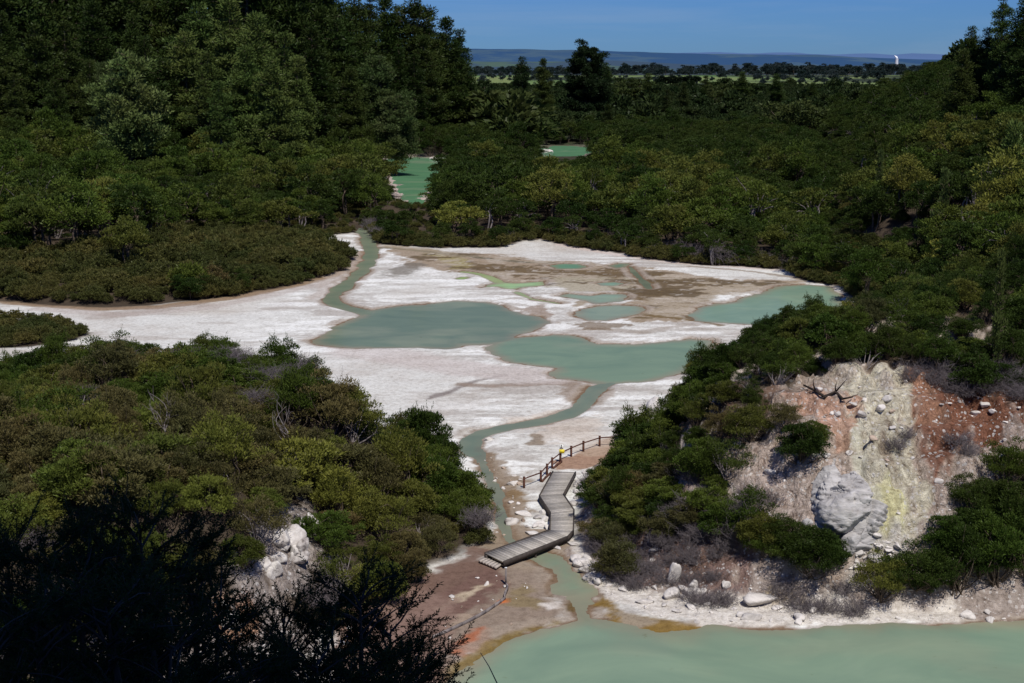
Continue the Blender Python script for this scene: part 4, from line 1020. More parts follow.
for i in range(24):
    k = int(rng.integers(len(MP))); x, y = MP[k] + rng.normal(size=2) * .6
    o = dry(x, y, rng.uniform(.8, 1.2), 'bare grey branches poking out of the shrubs on the left mound', 'bare branches on the left mound'); o.location.z += rng.uniform(1.2, 1.9)
def bare_top(x, y, H, seed, label):
    r = np.random.default_rng(seed); e = empty('dead_tree', (x, y, gz(x, y)), label, 'dead tree'); mb = MB(); m2 = MB()
    mb.tube([[0, 0, -.3], [.1, 0, H * .3], [.05, .1, H * .55]], [.06, .05, .04], 5); mb.build('trunk', M['dead'], e, True)
    for i in range(5):
        a = r.uniform(0, 6.28); b0 = np.array([.05, .1, H * r.uniform(.35, .55)]); q = b0 + np.array([math.cos(a) * .45, math.sin(a) * .45, r.uniform(.7, 1.1)]) * H * .45; limb(m2, b0, q, .032, .012, r, 4, 6, .14)
        for j in range(5): s0 = b0 + (q - b0) * r.uniform(.3, .95); limb(m2, s0, s0 + unit(q - b0 + r.normal(size=3) * .9) * r.uniform(.5, 1.1), .015, .006, r, 3, 4, .12)
    m2.build('branches', M['dead'], e)
def dead_tree(name, x, y, H, seed, label, mat='dead', spread=.35, r0=.12):
    r = np.random.default_rng(seed); e = empty(name, (x, y, gz(x, y)), label, 'dead tree'); mb = MB()
    P = np.array([[0, 0, -.3], [r.normal() * .1, r.normal() * .1, H * .35], [r.normal() * .25, r.normal() * .2, H * .7], [r.normal() * .3, 0, H]]); mb.tube(P, [r0, r0 * .75, r0 * .45, .015], 6)
    mb.build('trunk', M[mat], e, True); m2 = MB()
    for i in range(26):
        t = r.uniform(.28, .97); p = np.array([np.interp(t * H, P[:, 2], P[:, k]) for k in range(3)]); a = r.uniform(0, 6.28); L = H * spread * (1.15 - t) * r.uniform(.6, 1.2)
        q = p + np.array([math.cos(a), math.sin(a), r.uniform(-.1, .5)]) * L; limb(m2, p, q, r0 * .35, .01, r, 4)
        for j in range(3): s0 = p + (q - p) * r.uniform(.4, .95); limb(m2, s0, s0 + r.normal(size=3) * L * .3, r0 * .14, .006, r, 3, 3)
    m2.build('branches', M[mat], e)
q = ground(985, 208)[0]; dead_tree('dead_tree', q[0], q[1], 7.5, 71, 'leafless grey tree left of the bright young pine on the right hillside')
X = (74 - 512) / 1400 * 262; dead_tree('dead_tree', X, 262, 8.0, 72, 'pale bare-stemmed dead tree on the far left slope', spread=.25, r0=.16)
q = ground(288, 470)[0]; bare_top(q[0], q[1], 4.8, 73, 'pale leafless sapling sticking out of the left mound')
q = ground(335, 430)[0]; bare_top(q[0], q[1], 4.6, 74, 'branching bare tree top in the middle right of the left mound')
q = ground(165, 460)[0]; bare_top(q[0], q[1], 4.6, 75, 'crooked bare tree top at the left of the left mound')
# dark fallen branch on the cliff
cp = [(803, 388), (815, 394), (824, 400), (835, 395), (842, 402), (852, 400)]; G = ground([a for a, b in cp], [b for a, b in cp]) + [0, -.15, .25]
mb = MB(); mb.tube(G, [.05, .1, .13, .12, .09, .04], 6)
for a, d in ((1, (-.3, -.2, .7)), (3, (.5, -.3, .8)), (3, (-.1, -.2, .6)), (4, (.8, -.2, .25)), (2, (-.8, -.3, -.3))): mb.tube([G[a], G[a] + np.array(d) * .6, G[a] + np.array(d) * 1.1 + [.1, 0, .1]], [.06, .04, .015], 5)
tag(mb.build('fallen_branch', M['char'], None, True), 'black twisted fallen branch lying across the pink top of the cliff', 'branch')
# shrubs standing alone
for px_, py_, s, cn, lab, hh in ((425, 470, 1.25, 'dark green', 'tall spire-shaped shrub rising from the right shoulder of the left mound', 1.35), (372, 600, 1.0, 'yellowish green', 'light yellowish rounded shrub just right of the white rock face', .9), (800, 462, .85, 'dark green', 'dark shrub clinging halfway down the cliff below the pink rock', 1.0), (812, 450, .6, 'olive green', 'smaller olive shrub beside the dark one halfway down the cliff', .9),
    (785, 430, .6, 'brownish olive', 'thin brownish shrub at the upper left of the pink rock', .9), (628, 440, .55, 'olive green', 'small open shrub beside the white ledge above the fence', 1.3), (618, 462, .5, 'dark green', 'small dark shrub hanging over the end of the fence', .9), (650, 452, .7, 'olive green', 'olive shrub right of the white ledge', 1), (600, 478, .45, 'olive green', 'little shrub among white rocks right of the path', .8),
    (760, 545, .75, 'olive green', 'first of the dark shrubs in the row under the pale slope, near its left end', .9), (785, 555, .8, 'dark green', 'dark shrub in the middle of the row under the pale slope', .9), (815, 565, .85, 'dark green', 'dark shrub at the right end of the row under the pale slope', .9), (716, 492, .5, 'mid green', 'small green shrub on bare ground left of the pale slope', .8), (700, 470, .5, 'dark green', 'small dark shrub at the upper left of the pale slope', .8),
    (600, 512, .7, 'dark green', 'dark shrub nearest the bend of the boardwalk', .9), (598, 536, .6, 'brownish olive', 'brownish shrub over the pool ledge, next to the lower boardwalk', .8), (622, 506, .8, 'dark green', 'dark shrub behind the one nearest the boardwalk bend', .9), (640, 524, .75, 'olive green', 'olive shrub at the top of the red brush bank', .85), (616, 540, .6, 'dark green', 'dark shrub at the left end of the red brush bank', .8), (664, 520, .8, 'dark green', 'dark shrub above the upright white slab', .85), (690, 526, .65, 'brownish olive', 'brownish shrub at the right of the red brush bank', .8), (606, 486, .65, 'brownish olive', 'brownish shrub beside the white blocks by the boardwalk', .9), (650, 492, .8, 'dark green', 'dark shrub in the middle of the bank between fence and red brush', .9),
    (880, 598, .95, 'olive green', 'olive shrub low on the cliff, left of the big dark group by the lake', .85), (915, 585, 1.1, 'dark green', 'largest dark shrub low on the cliff above the lake', .9), (955, 590, 1.15, 'dark green', 'broad dark shrub right of the largest one above the lake', .9), (995, 585, 1.2, 'mid green', 'green shrub near the right end of the lake shore', .9), (1020, 560, 1.2, 'dark green', 'dark shrub at the right edge of the picture above the lake', .9), (945, 550, .8, 'mid green', 'green shrub on the slope behind the largest dark one above the lake', .9), (980, 545, .9, 'dark green', 'dark shrub under the right end of the red cliff', .9), (1010, 520, 1.0, 'dark green', 'upper dark shrub at the right edge of the picture beside the cliff', .9)):
    q = ground(px_, py_)[0]; kr = SHRUBS[int(rng.integers(6))]
    place(kr, 'manuka_shrub', (q[0], q[1], gz(q[0], q[1]) - .1), (s, s, s * hh), rng.uniform(0, 6.28), lab, 'shrub', jit(COLS[cn], rng.random()))

# ------------------------------------------------------------------ near dark trees below the lookout
def spray_tree(seed, Rr=1.25, H=9.0, ns=620):
    r = np.random.default_rng(seed); mb = MB(); V = []; tips = []
    mb.tube([[0, 0, -.6], [.1, .05, H * .45], [-.05, .1, H * .8], [0, 0, H * .97]], [.10, .075, .04, .01], 6, False)
    P, D = [], []
    for i in range(58):
        t = r.uniform(.42, .96); z0 = H * t; a = r.uniform(0, 6.28); L = Rr * (1.08 - t) / .45 * r.uniform(.5, 1.05) + .25; L = min(L, Rr * 1.25)
        e = np.array([math.cos(a) * L, math.sin(a) * L, z0 + L * r.uniform(.55, 1.1)]); limb(mb, [0, 0, z0], e, .022, .006, r, 3, 4, .06)
        for j in range(int(ns / 58) + 1):
            f = r.uniform(.25, 1.0); p = np.array([0, 0, z0]) * (1 - f) + e * f; d = unit(unit(e - [0, 0, z0]) + r.normal(size=3) * .5 + [0, 0, .35]); LL = r.uniform(.22, .5); m = 30
            mb.tube([p, p + d * LL * .5, p + d * LL], [.005, .004, .002], 3, False)
            tt = np.linspace(.1, 1, m); P.append(p + d * LL * tt[:, None]); D.append(d * .8 + unit(r.normal(size=(m, 3))) * .8)
    P = np.vstack(P); D = np.vstack(D); V, q = leaf_quads(P, D, .065 * r.uniform(.7, 1.3, len(P)), .017, r)
    k = Plant.__new__(Plant); k.crown = mesh_np('near_crown', V, q, mats=[M['leaf']]); k.trunk = mesh_np('near_trunk', np.vstack(mb.V), np.vstack(mb.Q), None, True, [M['bark']]); k.master = {}
    return k
NEAR = [spray_tree(s) for s in (81, 82, 83)]
near = [(-25,545,20),(18,530,21),(62,524,20),(105,515,22),(148,510,21),(190,535,22),(222,590,20),(285,604,23),(330,590,23),(362,580,22),(392,612,23),(408,645,24),(40,600,17),(110,590,17),(175,610,17),(245,655,18),(318,645,19),(372,648,20),(-10,620,16),(80,560,19),(150,560,19),(300,655,21)]
for i, (px_, t_, Y) in enumerate(near):
    X = (px_ - 512) / 1400 * Y * 1.07; d = ray(px_, t_); topz = 33 + d[2] / d[1] * Y; z = gz(X, Y); s = (topz - z) / 9.0
    lab = 'near black feathery tree in deep shade at the lower left, below the lookout' if i not in (11,) else 'outermost near black tree, its feathery tip against the reddish bank'
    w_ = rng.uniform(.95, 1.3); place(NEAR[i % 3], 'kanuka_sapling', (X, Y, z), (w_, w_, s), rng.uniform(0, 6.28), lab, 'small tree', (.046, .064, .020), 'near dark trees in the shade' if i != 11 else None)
for px_, t_, Y, lab in ((492, 672, 21, 'bare twig tips poking up at the bottom edge, in front of the lake'), (572, 674, 21, 'single twig tip at the bottom edge right of the other twigs')):
    X = (px_ - 512) / 1400 * Y * 1.08; d = ray(px_, t_); topz = 33 + d[2] / d[1] * Y; z = gz(X, Y); bare_top(X, Y, (topz - z) * .98, 90 + px_, lab)
SH = pine_kind(45, 24, .5, 7.2, 1.5, .3, 22, 1.2, .6, (1.6, 2.6))
for X, Y, s, lab in ((1.0, -4.5, 1.42, 'tall spreading tree close behind the lookout'), (9.5, -4.0, 1.46, 'tall spreading tree behind the lookout, on its right'), (4.5, -9.5, 1.5, 'tallest spreading tree, farthest behind the lookout')):
    place(SH, 'lookout_tree', (X, Y, gz(X, Y) - .5), (s, s, s), rng.uniform(0, 6.28), lab, 'tree', DK)
# ------------------------------------------------------------------ rocks
def rock_mesh(seed, mat, sub=3, planes=10, rough=.06, flat=1.0):
    import bmesh
    bm = bmesh.new(); bmesh.ops.create_icosphere(bm, subdivisions=sub, radius=1); bm.verts.ensure_lookup_table()
    V = np.array([v.co[:] for v in bm.verts]); Fc = [[v.index for v in f.verts] for f in bm.faces]; bm.free()
    r = np.random.default_rng(seed); N = unit(r.normal(size=(planes, 3))); dd = r.uniform(.5, .98, planes)
    U = unit(V); dot = U @ N.T; rad = np.min(np.where(dot > .05, dd / np.maximum(dot, .05), 9), 1); rad = np.minimum(rad, 1.25)
    rad *= 1 + rough * fbm(U[:, 0] * 3 + U[:, 2] * 2.1 + seed, U[:, 1] * 3 - U[:, 2] * 1.3, .7, seed, 3)
    P = U * rad[:, None] * [1, 1, flat]
    return mesh_np('rock', P, None, Fc, False, [M[mat]])
RK = [rock_mesh(s, 'rock') for s in range(201, 207)]; RKT = [rock_mesh(s, 'tan_rock') for s in range(211, 214)]
def rock(px_, py_, sx, sy, sz, label, group=None, mesh=None, name='rock', sink=.25, rz=None, tilt=0):
    q = ground(px_, py_)[0]; o = obj(name, mesh or RK[int(rng.integers(6))], None, (q[0], q[1], max(0, gz(q[0], q[1])) + sz * (1 - sink * 2) * .5))
    o.scale = (sx / 2, sy / 2, sz / 2); o.rotation_euler = (tilt, 0, rng.uniform(0, 6.28) if rz is None else rz); return tag(o, label, 'rock', group)
rock(511, 524, 1.1, 1.0, .75, 'rounded grey-white boulder standing in the stream bed above the boardwalk')
rock(524, 514, 1.5, .8, .35, 'flat white slab just above the rounded boulder in the stream bed')
rock(531, 534, 1.0, .7, .35, 'yellowish white slab by the corner of the boardwalk')
rock(513, 485, .9, .6, .4, 'white rock left of the fence end, in the brown stream bed')
rock(489, 440, .9, .7, .35, 'white rock at the bend of the stream')
rock(572, 545, 1.0, .6, .3, 'white slab just under the lower corner of the boardwalk'); rock(556, 548, .9, .5, .3, 'white slab beside the pool below the boardwalk'); rock(586, 474, .9, .7, .4, 'pale rock at the upper right end of the boardwalk')
for i, (a, b, c) in enumerate(((541,526,1.1),(545,521,1.0),(538,519,.8),(548,529,.9),(543,514,.8),(536,528,.7))): rock(a, b, c, c * .7, c * .5, 'white broken slab in the pile left of the boardwalk bend', 'slabs left of the boardwalk bend')
for i, (a, b, c) in enumerate(((578,486,.9),(583,490,1.1),(580,498,1.0),(588,482,.9),(576,494,.7),(590,494,.9),(574,505,.8))): rock(a, b, c, c * .8, c * .7, 'white block among the shrubs right of the boardwalk', 'blocks right of the boardwalk')
for i, (a, b, c) in enumerate(((578,561,1.1),(583,566,1.3),(588,572,1.2),(592,578,1.2),(597,584,1.0),(600,578,.9),(586,560,.9),(594,568,.9))): rock(a, b, c, c * .8, c * .55, 'white block in the ledge along the pool below the boardwalk', 'ledge blocks by the pool', tilt=.15)
rock(675, 583, 1.0, .8, 1.9, 'tall upright white slab leaning on the red bank', tilt=.25, rz=.3); rock(672, 598, 1.1, .9, .8, 'bluish white boulder on the beach in front of the upright slab'); rock(644, 603, 1.2, .7, .35, 'flat cream slab lying on the beach'); rock(664, 607, .6, .5, .25, 'small flat white stone near the water, right of the cream slab')
for i, (a, b, c) in enumerate(((681,592,.7),(688,594,.7),(694,590,.9),(697,595,.8),(703,594,.6),(690,598,.5))): rock(a, b, c, c * .9, c * .8, 'grey-white boulder in the short row under the brush at the back of the beach', 'row of boulders on the beach')
rock(760, 604, 2.0, 1.3, .8, 'large white wedge of rock on the beach left of the yellow patch', rz=.4); rock(752, 619, 1.5, .8, .5, 'white slab at the water edge below the large wedge', rz=.2); rock(726, 586, .7, .6, .5, 'white block high at the back of the beach'); rock(798, 620, .9, .6, .5, 'dark edged slab at the water right of the yellow patch'); rock(812, 611, 1.1, .7, .6, 'white block right of the yellow patch')
rock(967, 618, 1.0, .6, .6, 'bright white block at the lake edge, far right'); rock(991, 621, .7, .5, .4, 'yellowish stone at the lake edge, far right')
for a, b, c, l in ((655,553,.8,'white block in the red soil, upper one'),(652,562,.6,'small white block in the red soil, lower one'),(712,528,1.3,'pale slab above the red bank')): rock(a, b, c, c * .7, c * .5, l)
rock(640, 424, 3.2, 1.6, 1.0, 'long white rock ledge jutting from the shrubs above the fence', rz=.15, sink=.15); rock(655, 412, 1.6, 1.4, 2.2, 'broken grey-white rock standing behind the long ledge'); rock(645, 436, 1.4, 1.0, .8, 'white block under the long ledge')
# small stones
def stones(n, area, cond, smin, smax, label, group, seed, meshes):
    r = np.random.default_rng(seed); P = np.array(area); lo, hi = P.min(0), P.max(0); k = 0; tries = 0
    while k < n and tries < n * 30:
        tries += 1; x, y = r.uniform(lo[0], hi[0]), r.uniform(lo[1], hi[1])
        if sdf(P, np.array([x]), np.array([y]))[0] > 0: continue
        t = fields(np.array([x]), np.array([y]))
        if not cond(t): continue
        s = smin + (smax - smin) * r.random() ** 2.2; o = obj('stone', meshes[k % len(meshes)], None, (x, y, float(t['h'][0]) + s * .12)); o.scale = (s / 2, s / 2 * r.uniform(.6, 1), s / 2 * r.uniform(.4, .8)); o.rotation_euler = (r.normal() * .2, r.normal() * .2, r.uniform(0, 6.28))
        tag(o, label, 'stone', group); k += 1
stones(70, gpoly([(585,575),(640,585),(720,590),(800,590),(1010,606),(1024,622),(860,626),(720,626),(640,618),(595,595)]), lambda t: t['dp'][0] > .15, .18, .75, 'small white stone on the beach along the lake', 'stones on the beach', 611, RK)
stones(45, poly(zD([(20,100),(120,180),(230,260),(260,420),(330,480),(280,520),(120,560),(90,470),(60,300)])), lambda t: t['dp'][0] > -.15 and t['dm'][0] < 0, .15, .5, 'small stone in the brown stream bed above the boardwalk', 'stones in the stream bed', 612, RK + RKT)
stones(22, poly([(440,600),(480,575),(520,580),(545,600),(530,620),(470,640),(440,660)]), lambda t: t['dp'][0] > .2, .12, .45, 'small stone on the reddish bank below the boardwalk', 'stones on the reddish bank', 613, RK + RKT)
stones(70, gpoly([(735,500),(760,450),(800,390),(900,372),(1020,400),(1020,470),(980,500),(930,545),(860,580),(800,540)]), lambda t: True, .2, .8, 'loose pale rock stuck on the face of the cliff', 'loose rocks on the cliff', 614, RK + RK + RKT)
stones(40, gpoly([(800,520),(820,548),(850,570),(885,572),(900,545),(880,530),(850,560),(815,540)]), lambda t: True, .25, .9, 'broken pale rock at the foot of the big grey rock hump', 'broken rocks under the grey rock hump', 615, RK)
# big grey layered outcrop
import bmesh
def outcrop(seed, sub, layers, amp, mat, flat=1.0):
    bm = bmesh.new(); bmesh.ops.create_icosphere(bm, subdivisions=sub, radius=1); V = np.array([v.co[:] for v in bm.verts]); bm.verts.ensure_lookup_table(); Fc = [[v.index for v in f.verts] for f in bm.faces]; bm.free()
    U = unit(V); r = np.random.default_rng(seed); N = unit(r.normal(size=(12, 3)) * [1, 1, .6]); dd = r.uniform(.7, 1.0, 12); dot = U @ N.T
    rad = np.minimum(np.min(np.where(dot > .05, dd / np.maximum(dot, .05), 9), 1), 1.2)
    s = U[:, 2] * layers + 1.2 * U[:, 0] + .8 * fbm(U[:, 0] * 2, U[:, 1] * 2 + U[:, 2], .6, seed, 3); fr = s - np.floor(s)
    rad *= 1 - amp * np.clip(1 - fr * 5, 0, 1) * sstep(-.25, .25, fbm(U[:, 0] * 2, U[:, 1] * 2 + U[:, 2], .9, seed + 5, 2)) + .10 * (fbm(U[:, 0] * 2 + U[:, 2], U[:, 1] * 2 - U[:, 2], .55, seed + 3, 5, .6))
    rad *= 1 - .16 * sstep(.12, .0, np.abs(fbm(U[:, 0] * 1.5 + 3 + .6 * U[:, 2], U[:, 1] * 1.5 - U[:, 2] * .5, .6, seed + 9, 3)))
    tp = 1 - .42 * np.clip(U[:, 2] * rad, -.3, 1); U = U * np.c_[tp, tp, np.ones(len(U))]
    return mesh_np('outcrop', U * rad[:, None], None, Fc, False, [M[mat]])
def blocks(seed, n, mat, spread=(.75, .5, .7), lo=.3, hi=.62, sub=4, core=False):
    r = np.random.default_rng(seed); VV = []; FF = []; nb = 0
    bm = bmesh.new(); bmesh.ops.create_icosphere(bm, subdivisions=sub, radius=1); V = np.array([v.co[:] for v in bm.verts]); Fc = np.array([[v.index for v in f.verts] for f in bm.faces]); bm.free(); U = unit(V)
    for i in range(n):
        c = r.uniform(-1, 1, 3) * spread; c[2] = -.55 + 1.1 * r.random() * (1 - .6 * abs(c[0])); sz = r.uniform(lo, hi) * (1.25 - .45 * (c[2] + .55))
        if core and i < 3: c = np.array([(0, .1, -.25), (-.12, .1, .30), (.25, .1, -.5)][i]); sz = (.98, .74, .9)[i]
        N = unit(r.normal(size=(9, 3)) * [1, 1, 1.2]); dd = r.uniform(.5, .95, 9); dot = U @ N.T
        rad = np.minimum(np.min(np.where(dot > .05, dd / np.maximum(dot, .05), 9), 1), 1.15); k = fbm(U[:, 0] * 2 + i * 3.1, U[:, 1] * 2 + U[:, 2] * 1.7, .5, seed + i, 4, .6)
        rad = rad * (1 + .07 * k) - .10 * sstep(.10, 0, np.abs(fbm(U[:, 0] * 1.4 + i, U[:, 1] * 1.4 - U[:, 2], .6, seed + i + 50, 2)))
        P = U * rad[:, None] * sz * r.uniform(.75, 1.25, 3); a = r.uniform(0, 6.28); P = P @ np.array([[math.cos(a), math.sin(a), 0], [-math.sin(a), math.cos(a), 0], [0, 0, 1]])
        VV.append(P + c); FF.append(Fc + nb); nb += len(P)
    return mesh_np('rock_cluster', np.vstack(VV), None, np.vstack(FF), False, [M[mat]])
def layered(me):
    V = np.empty(len(me.vertices) * 3, np.float32); me.vertices.foreach_get('co', V); V = V.reshape(-1, 3)
    s_ = (V[:, 2] + .35 * V[:, 0]) * 6.5 + .9 * fbm(V[:, 0], V[:, 1] + V[:, 2], .7, 77, 3); fr = s_ - np.floor(s_)
    k = 1 - .085 * np.clip(1 - fr * 2.2, 0, 1) - .05 * (vnoise(np.floor(s_), np.floor(s_) * 0, 9) - .5); V[:, :2] *= k[:, None]
    V[:, :2] *= (1 - .28 * np.clip(V[:, 2], -.3, 1.1))[:, None]
    me.vertices.foreach_set('co', V.ravel()); me.update(); return me
q = ground(848, 522)[0]; o = obj('rock_outcrop', layered(blocks(404, 20, 'grey_rock', (.62, .45, .8), .36, .58, 5, True)), None, (q[0], q[1] + 1.3, q[2] + 1.0)); o.scale = (2.35, 1.9, 2.35); o.rotation_euler = (-.45, -.12, .25)
tag(o, 'large grey-white layered rock hump bulging from the middle of the cliff', 'rock')
for a, b, sx, sz, l in ((868, 545, 1.5, 1.3, 'lower grey rock shoulder at the right foot of the large hump'), (826, 535, 1.2, 1.2, 'lower grey rock shoulder at the left foot of the large hump'), (284, 556, 1.35, 1.5, 'larger white rock tooth in the gap of the left mound'), (308, 534, .7, 1.2, 'narrow white rock rib right of the larger white tooth'), (264, 572, .9, .9, 'lower white rock left of the larger white tooth'), (235, 622, 1.1, 1.0, 'orange-stained white rock behind the near black trees'), (275, 665, 1.2, 1.0, 'white rock at the bottom behind the near black trees')):
    q = ground(a, b)[0]; o = obj('rock_outcrop', blocks(310 + a, 11, 'grey_rock' if a in (868, 826) else 'white_face', (.8, .4, .75)), None, (q[0], q[1] + .5, q[2] + sz * .3)); o.scale = (sx, 1.1, sz); o.rotation_euler = (-.25, .1, rng.uniform(-.4, .4)); tag(o, l, 'rock')
for a, b, s, l in ((380,150,3.0,'pale rocky bank left behind the deep green lake'),(436,158,2.0,'pale rocky bank right behind the deep green lake'),(408,206,1.8,'white rock face at the near end of the deep green lake'),(395,204,1.4,'tan rock beside the white face at the near end of the deep green lake'),(476,146,3.5,'cream patch of bare rock between the two lakes'),(546,151,2.2,'white rocks at the left end of the small far lake')):
    P = at(a, b, .5); o = obj('rock_bank', blocks(330 + a, 9, 'tan_rock' if a in (395,) else 'rock', sub=3), None, (P[0], P[1], gz(P[0], P[1]) + s * .25)); o.scale = (s * 1.3, s, s * .7); tag(o, l, 'rock')

# ------------------------------------------------------------------ boardwalk
def deck_mat():
    m, nt, b = new_mat('weathered_planks'); g = nt.nodes.new('ShaderNodeNewGeometry'); va = node(nt, 'ShaderNodeAttribute', attribute_name='Col')
    r = ramp(nt, [(.3, (.75, .75, .75)), (.7, (1.15, 1.15, 1.15))]); nt.links.new(noise(nt, 6, 5, .6, g.outputs['Position']), r.inputs[0])
    nt.links.new(mixc(nt, va.outputs['Color'], r.outputs[0], 1.0, 'MULTIPLY'), b.inputs['Base Color']); b.inputs['Roughness'].default_value = .85; return m
M['deck'] = deck_mat()
ZD = .62
def W(p, z=ZD): q = zD([p])[0]; return at(q[0], q[1], z)[:2]
bw = empty('boardwalk', (*W((350, 470)), 0), 'grey timber boardwalk bending across the stream to the fenced path', 'boardwalk'); BL = np.array(bw.location)
segs = [((358, 220), (300, 325), (447, 222), (395, 318)), ((300, 325), (347, 395), (395, 318), (440, 385)), ((347, 395), (345, 470), (440, 385), (437, 472)), ((345, 470), (66, 570), (414, 497), (140, 605))]
mb = MB(); pc = []
for l0, l1, r0, r1 in segs:
    l0, l1, r0, r1 = (W(p) for p in (l0, l1, r0, r1)); n_ = max(4, int(np.linalg.norm((l1 + r1) / 2 - (l0 + r0) / 2) / .30)); g_ = .045
    for k in range(n_):
        a, b = k / n_ + g_ / n_, (k + 1) / n_ - g_ / n_; P = [l0 + (l1 - l0) * a, r0 + (r1 - r0) * a, r0 + (r1 - r0) * b, l0 + (l1 - l0) * b]
        e = (P[1] - P[0]) * .012; P = [P[0] - e, P[1] + e, P[2] + e, P[3] - e]
        mb.prism(np.array(P) - BL[:2], ZD - .05 + rng.uniform(-.006, .006), ZD + rng.uniform(-.004, .004)); t = rng.uniform(.62, 1.15); pc += [(.44 * t, .405 * t, .36 * t)] * 8
# corner board joining the two runs
tri = [W((345, 470)), W((437, 472)), W((414, 497)), W((380, 484))]
mb.prism(np.array(tri) - BL[:2], ZD - .05, ZD - .002); pc += [(.40, .37, .33)] * 8
d = mb.build('deck', M['deck'], bw); vcol(d.data, 'Col', np.array(pc))
def beam(pts, name='side_beam', z0=.30, z1=ZD + .055, th=.09, out=1):
    mb = MB(); P = [np.array(W(p)) for p in pts]
    for a, b in zip(P[:-1], P[1:]):
        t = (b - a) / np.linalg.norm(b - a); nrm = np.array([-t[1], t[0]]) * out; a2 = a + nrm * .03; b2 = b + nrm * .03
        mb.prism(np.array([a2, b2, b2 + nrm * th, a2 + nrm * th]) - BL[:2], z0, z1)
    return mb.build(name, M['beam'], bw)
beam([(358, 220), (300, 325), (347, 395), (345, 470), (66, 570)], out=-1, z0=.12); beam([(447, 222), (395, 318), (440, 385), (437, 472), (414, 497), (140, 605)], out=1)
for p in ((70, 572), (200, 527), (330, 478), (340, 400), (302, 328), (350, 235), (145, 600), (280, 550), (400, 502), (434, 465), (436, 390), (398, 322)):
    x, y = W(p); g_ = gz(x, y); mb = MB(); mb.box((x - BL[0], y - BL[1], (ZD - .08 + g_ - .3) / 2), (.14, .14, ZD - .08 - g_ + .3)); mb.build('support_post', M['beam'], bw)
mb = MB(); P = [W(p, .36) for p in ((36, 597), (66, 583), (138, 613), (112, 629))]; P = [np.array(p) for p in P]
for k in range(6):
    a, b = k / 6 + .01, (k + 1) / 6 - .012; mb.prism(np.array([P[0] + (P[3] - P[0]) * a, P[1] + (P[2] - P[1]) * a, P[1] + (P[2] - P[1]) * b, P[0] + (P[3] - P[0]) * b]) - BL[:2], .22, .36)
st = mb.build('step', M['deck'], bw); vcol(st.data, 'Col', np.tile([(.42, .37, .325)], (len(st.data.vertices), 1)))

# ------------------------------------------------------------------ fence with warning sign
def zF(p): return at(515 + p[0] / 9.76, 430 + p[1] / 9.76, .1)
bases = [(88, 572), (252, 512), (312, 442), (362, 382), (442, 318), (548, 262), (667, 212), (825, 160)]
B = np.array([zF(p) for p in bases]); fe = empty('timber_fence', tuple(B[3]), 'red-brown post and rail fence curving along the path above the boardwalk', 'fence'); FL = np.array(fe.location)
tops = []
for p in B:
    z = gz(p[0], p[1]); mb = MB(); c = p - FL; mb.box((c[0], c[1], (z - .3 + z + .92) / 2 - FL[2]), (.15, .15, 1.22), .3); mb.box((c[0], c[1], z + .93 - FL[2]), (.18, .18, .03), .3); mb.build('post', M['post'], fe); tops.append(np.array([p[0], p[1], z + .80]))
tops.append(np.append(zF((960, 150))[:2], gz(*zF((960, 150))[:2]) + .8))
for a, b in zip(tops[:-1], tops[1:]):
    mb = MB(); a2, b2 = a - FL + [0, -.10, 0], b - FL + [0, -.10, 0]; mb.tube([a2, (a2 + b2) / 2, b2], .055, 6); mb.build('rail', M['post'], fe)
sg = empty('warning_sign', (B[4][0] + .12, B[4][1] - .16, gz(B[4][0], B[4][1]) + .95), 'small white and yellow warning sign on a fence post beside the path', 'sign')
mb = MB(); mb.box((0, 0, .02), (.44, .025, .34)); mb.build('yellow_plate', M['yellow_paint'], sg)
mb = MB(); mb.box((-.04, 0, .42), (.30, .025, .42)); wp = mb.build('white_plate', M['white_paint'], sg)
mb = MB(); mb.tube([[-.04, -.016, .56], [-.04, -.020, .56]], .05, 10); mb.prism([[-.075, -.016, .34], [-.005, -.016, .34], [-.005, -.020, .34], [-.075, -.020, .34]], 0, .15); mb.build('symbol', M['black_paint'], wp)
mb = MB(); mb.box((-.04, .03, .1), (.05, .03, 1.0)); mb.build('sign_stake', M['beam'], sg)
# boards edging the path
def edging(pts, label, w=.09, h=.18, mat='post', name='path_edging'):
    mb = MB(); P = [np.array([*p[:2], gz(p[0], p[1])]) for p in pts]
    for a, b in zip(P[:-1], P[1:]):
        t = (b - a)[:2]; t = t / np.linalg.norm(t); nn = np.array([-t[1], t[0], 0]) * w / 2
        mb.prism([a - nn, b - nn, b + nn, a + nn], -.05, h)
    return tag(mb.build(name, M[mat], None), label, 'path edging')
edging([zF(p) for p in ((265, 518), (300, 480), (350, 432))], 'short brown board beside the boardwalk, under the fence'); edging([zF(p) for p in ((375, 388), (415, 352), (458, 322))], 'short brown board edging the path at the top of the boardwalk')
pts = [at(*p, .2) for p in zC([(490, 270), (470, 285), (440, 305), (400, 332), (350, 362), (290, 392), (240, 415), (190, 438), (150, 455)])]
edging(pts, 'long low timber rail running across the reddish bank', .07, .2, 'dead', 'low_rail')
for (a, b), l in (((493, 205), 'pale post standing below the step of the boardwalk'),):
    p = at(*zC([(a, b)])[0], .15); e = empty('marker_post', (p[0], p[1], gz(p[0], p[1])), l, 'post'); mb = MB(); mb.box((0, 0, .5), (.13, .13, 1.25)); mb.build('post_shaft', M['dead'], e); mb = MB(); mb.box((0, 0, 1.14), (.16, .16, .03)); mb.build('post_cap', M['white_paint'], e)
pts = [at(*p, .2) for p in zC([(494, 212), (502, 225), (488, 255), (486, 272)])]; edging(pts, 'short timber rail joining the pale post to the long low rail', .08, .3, 'dead', 'low_rail')

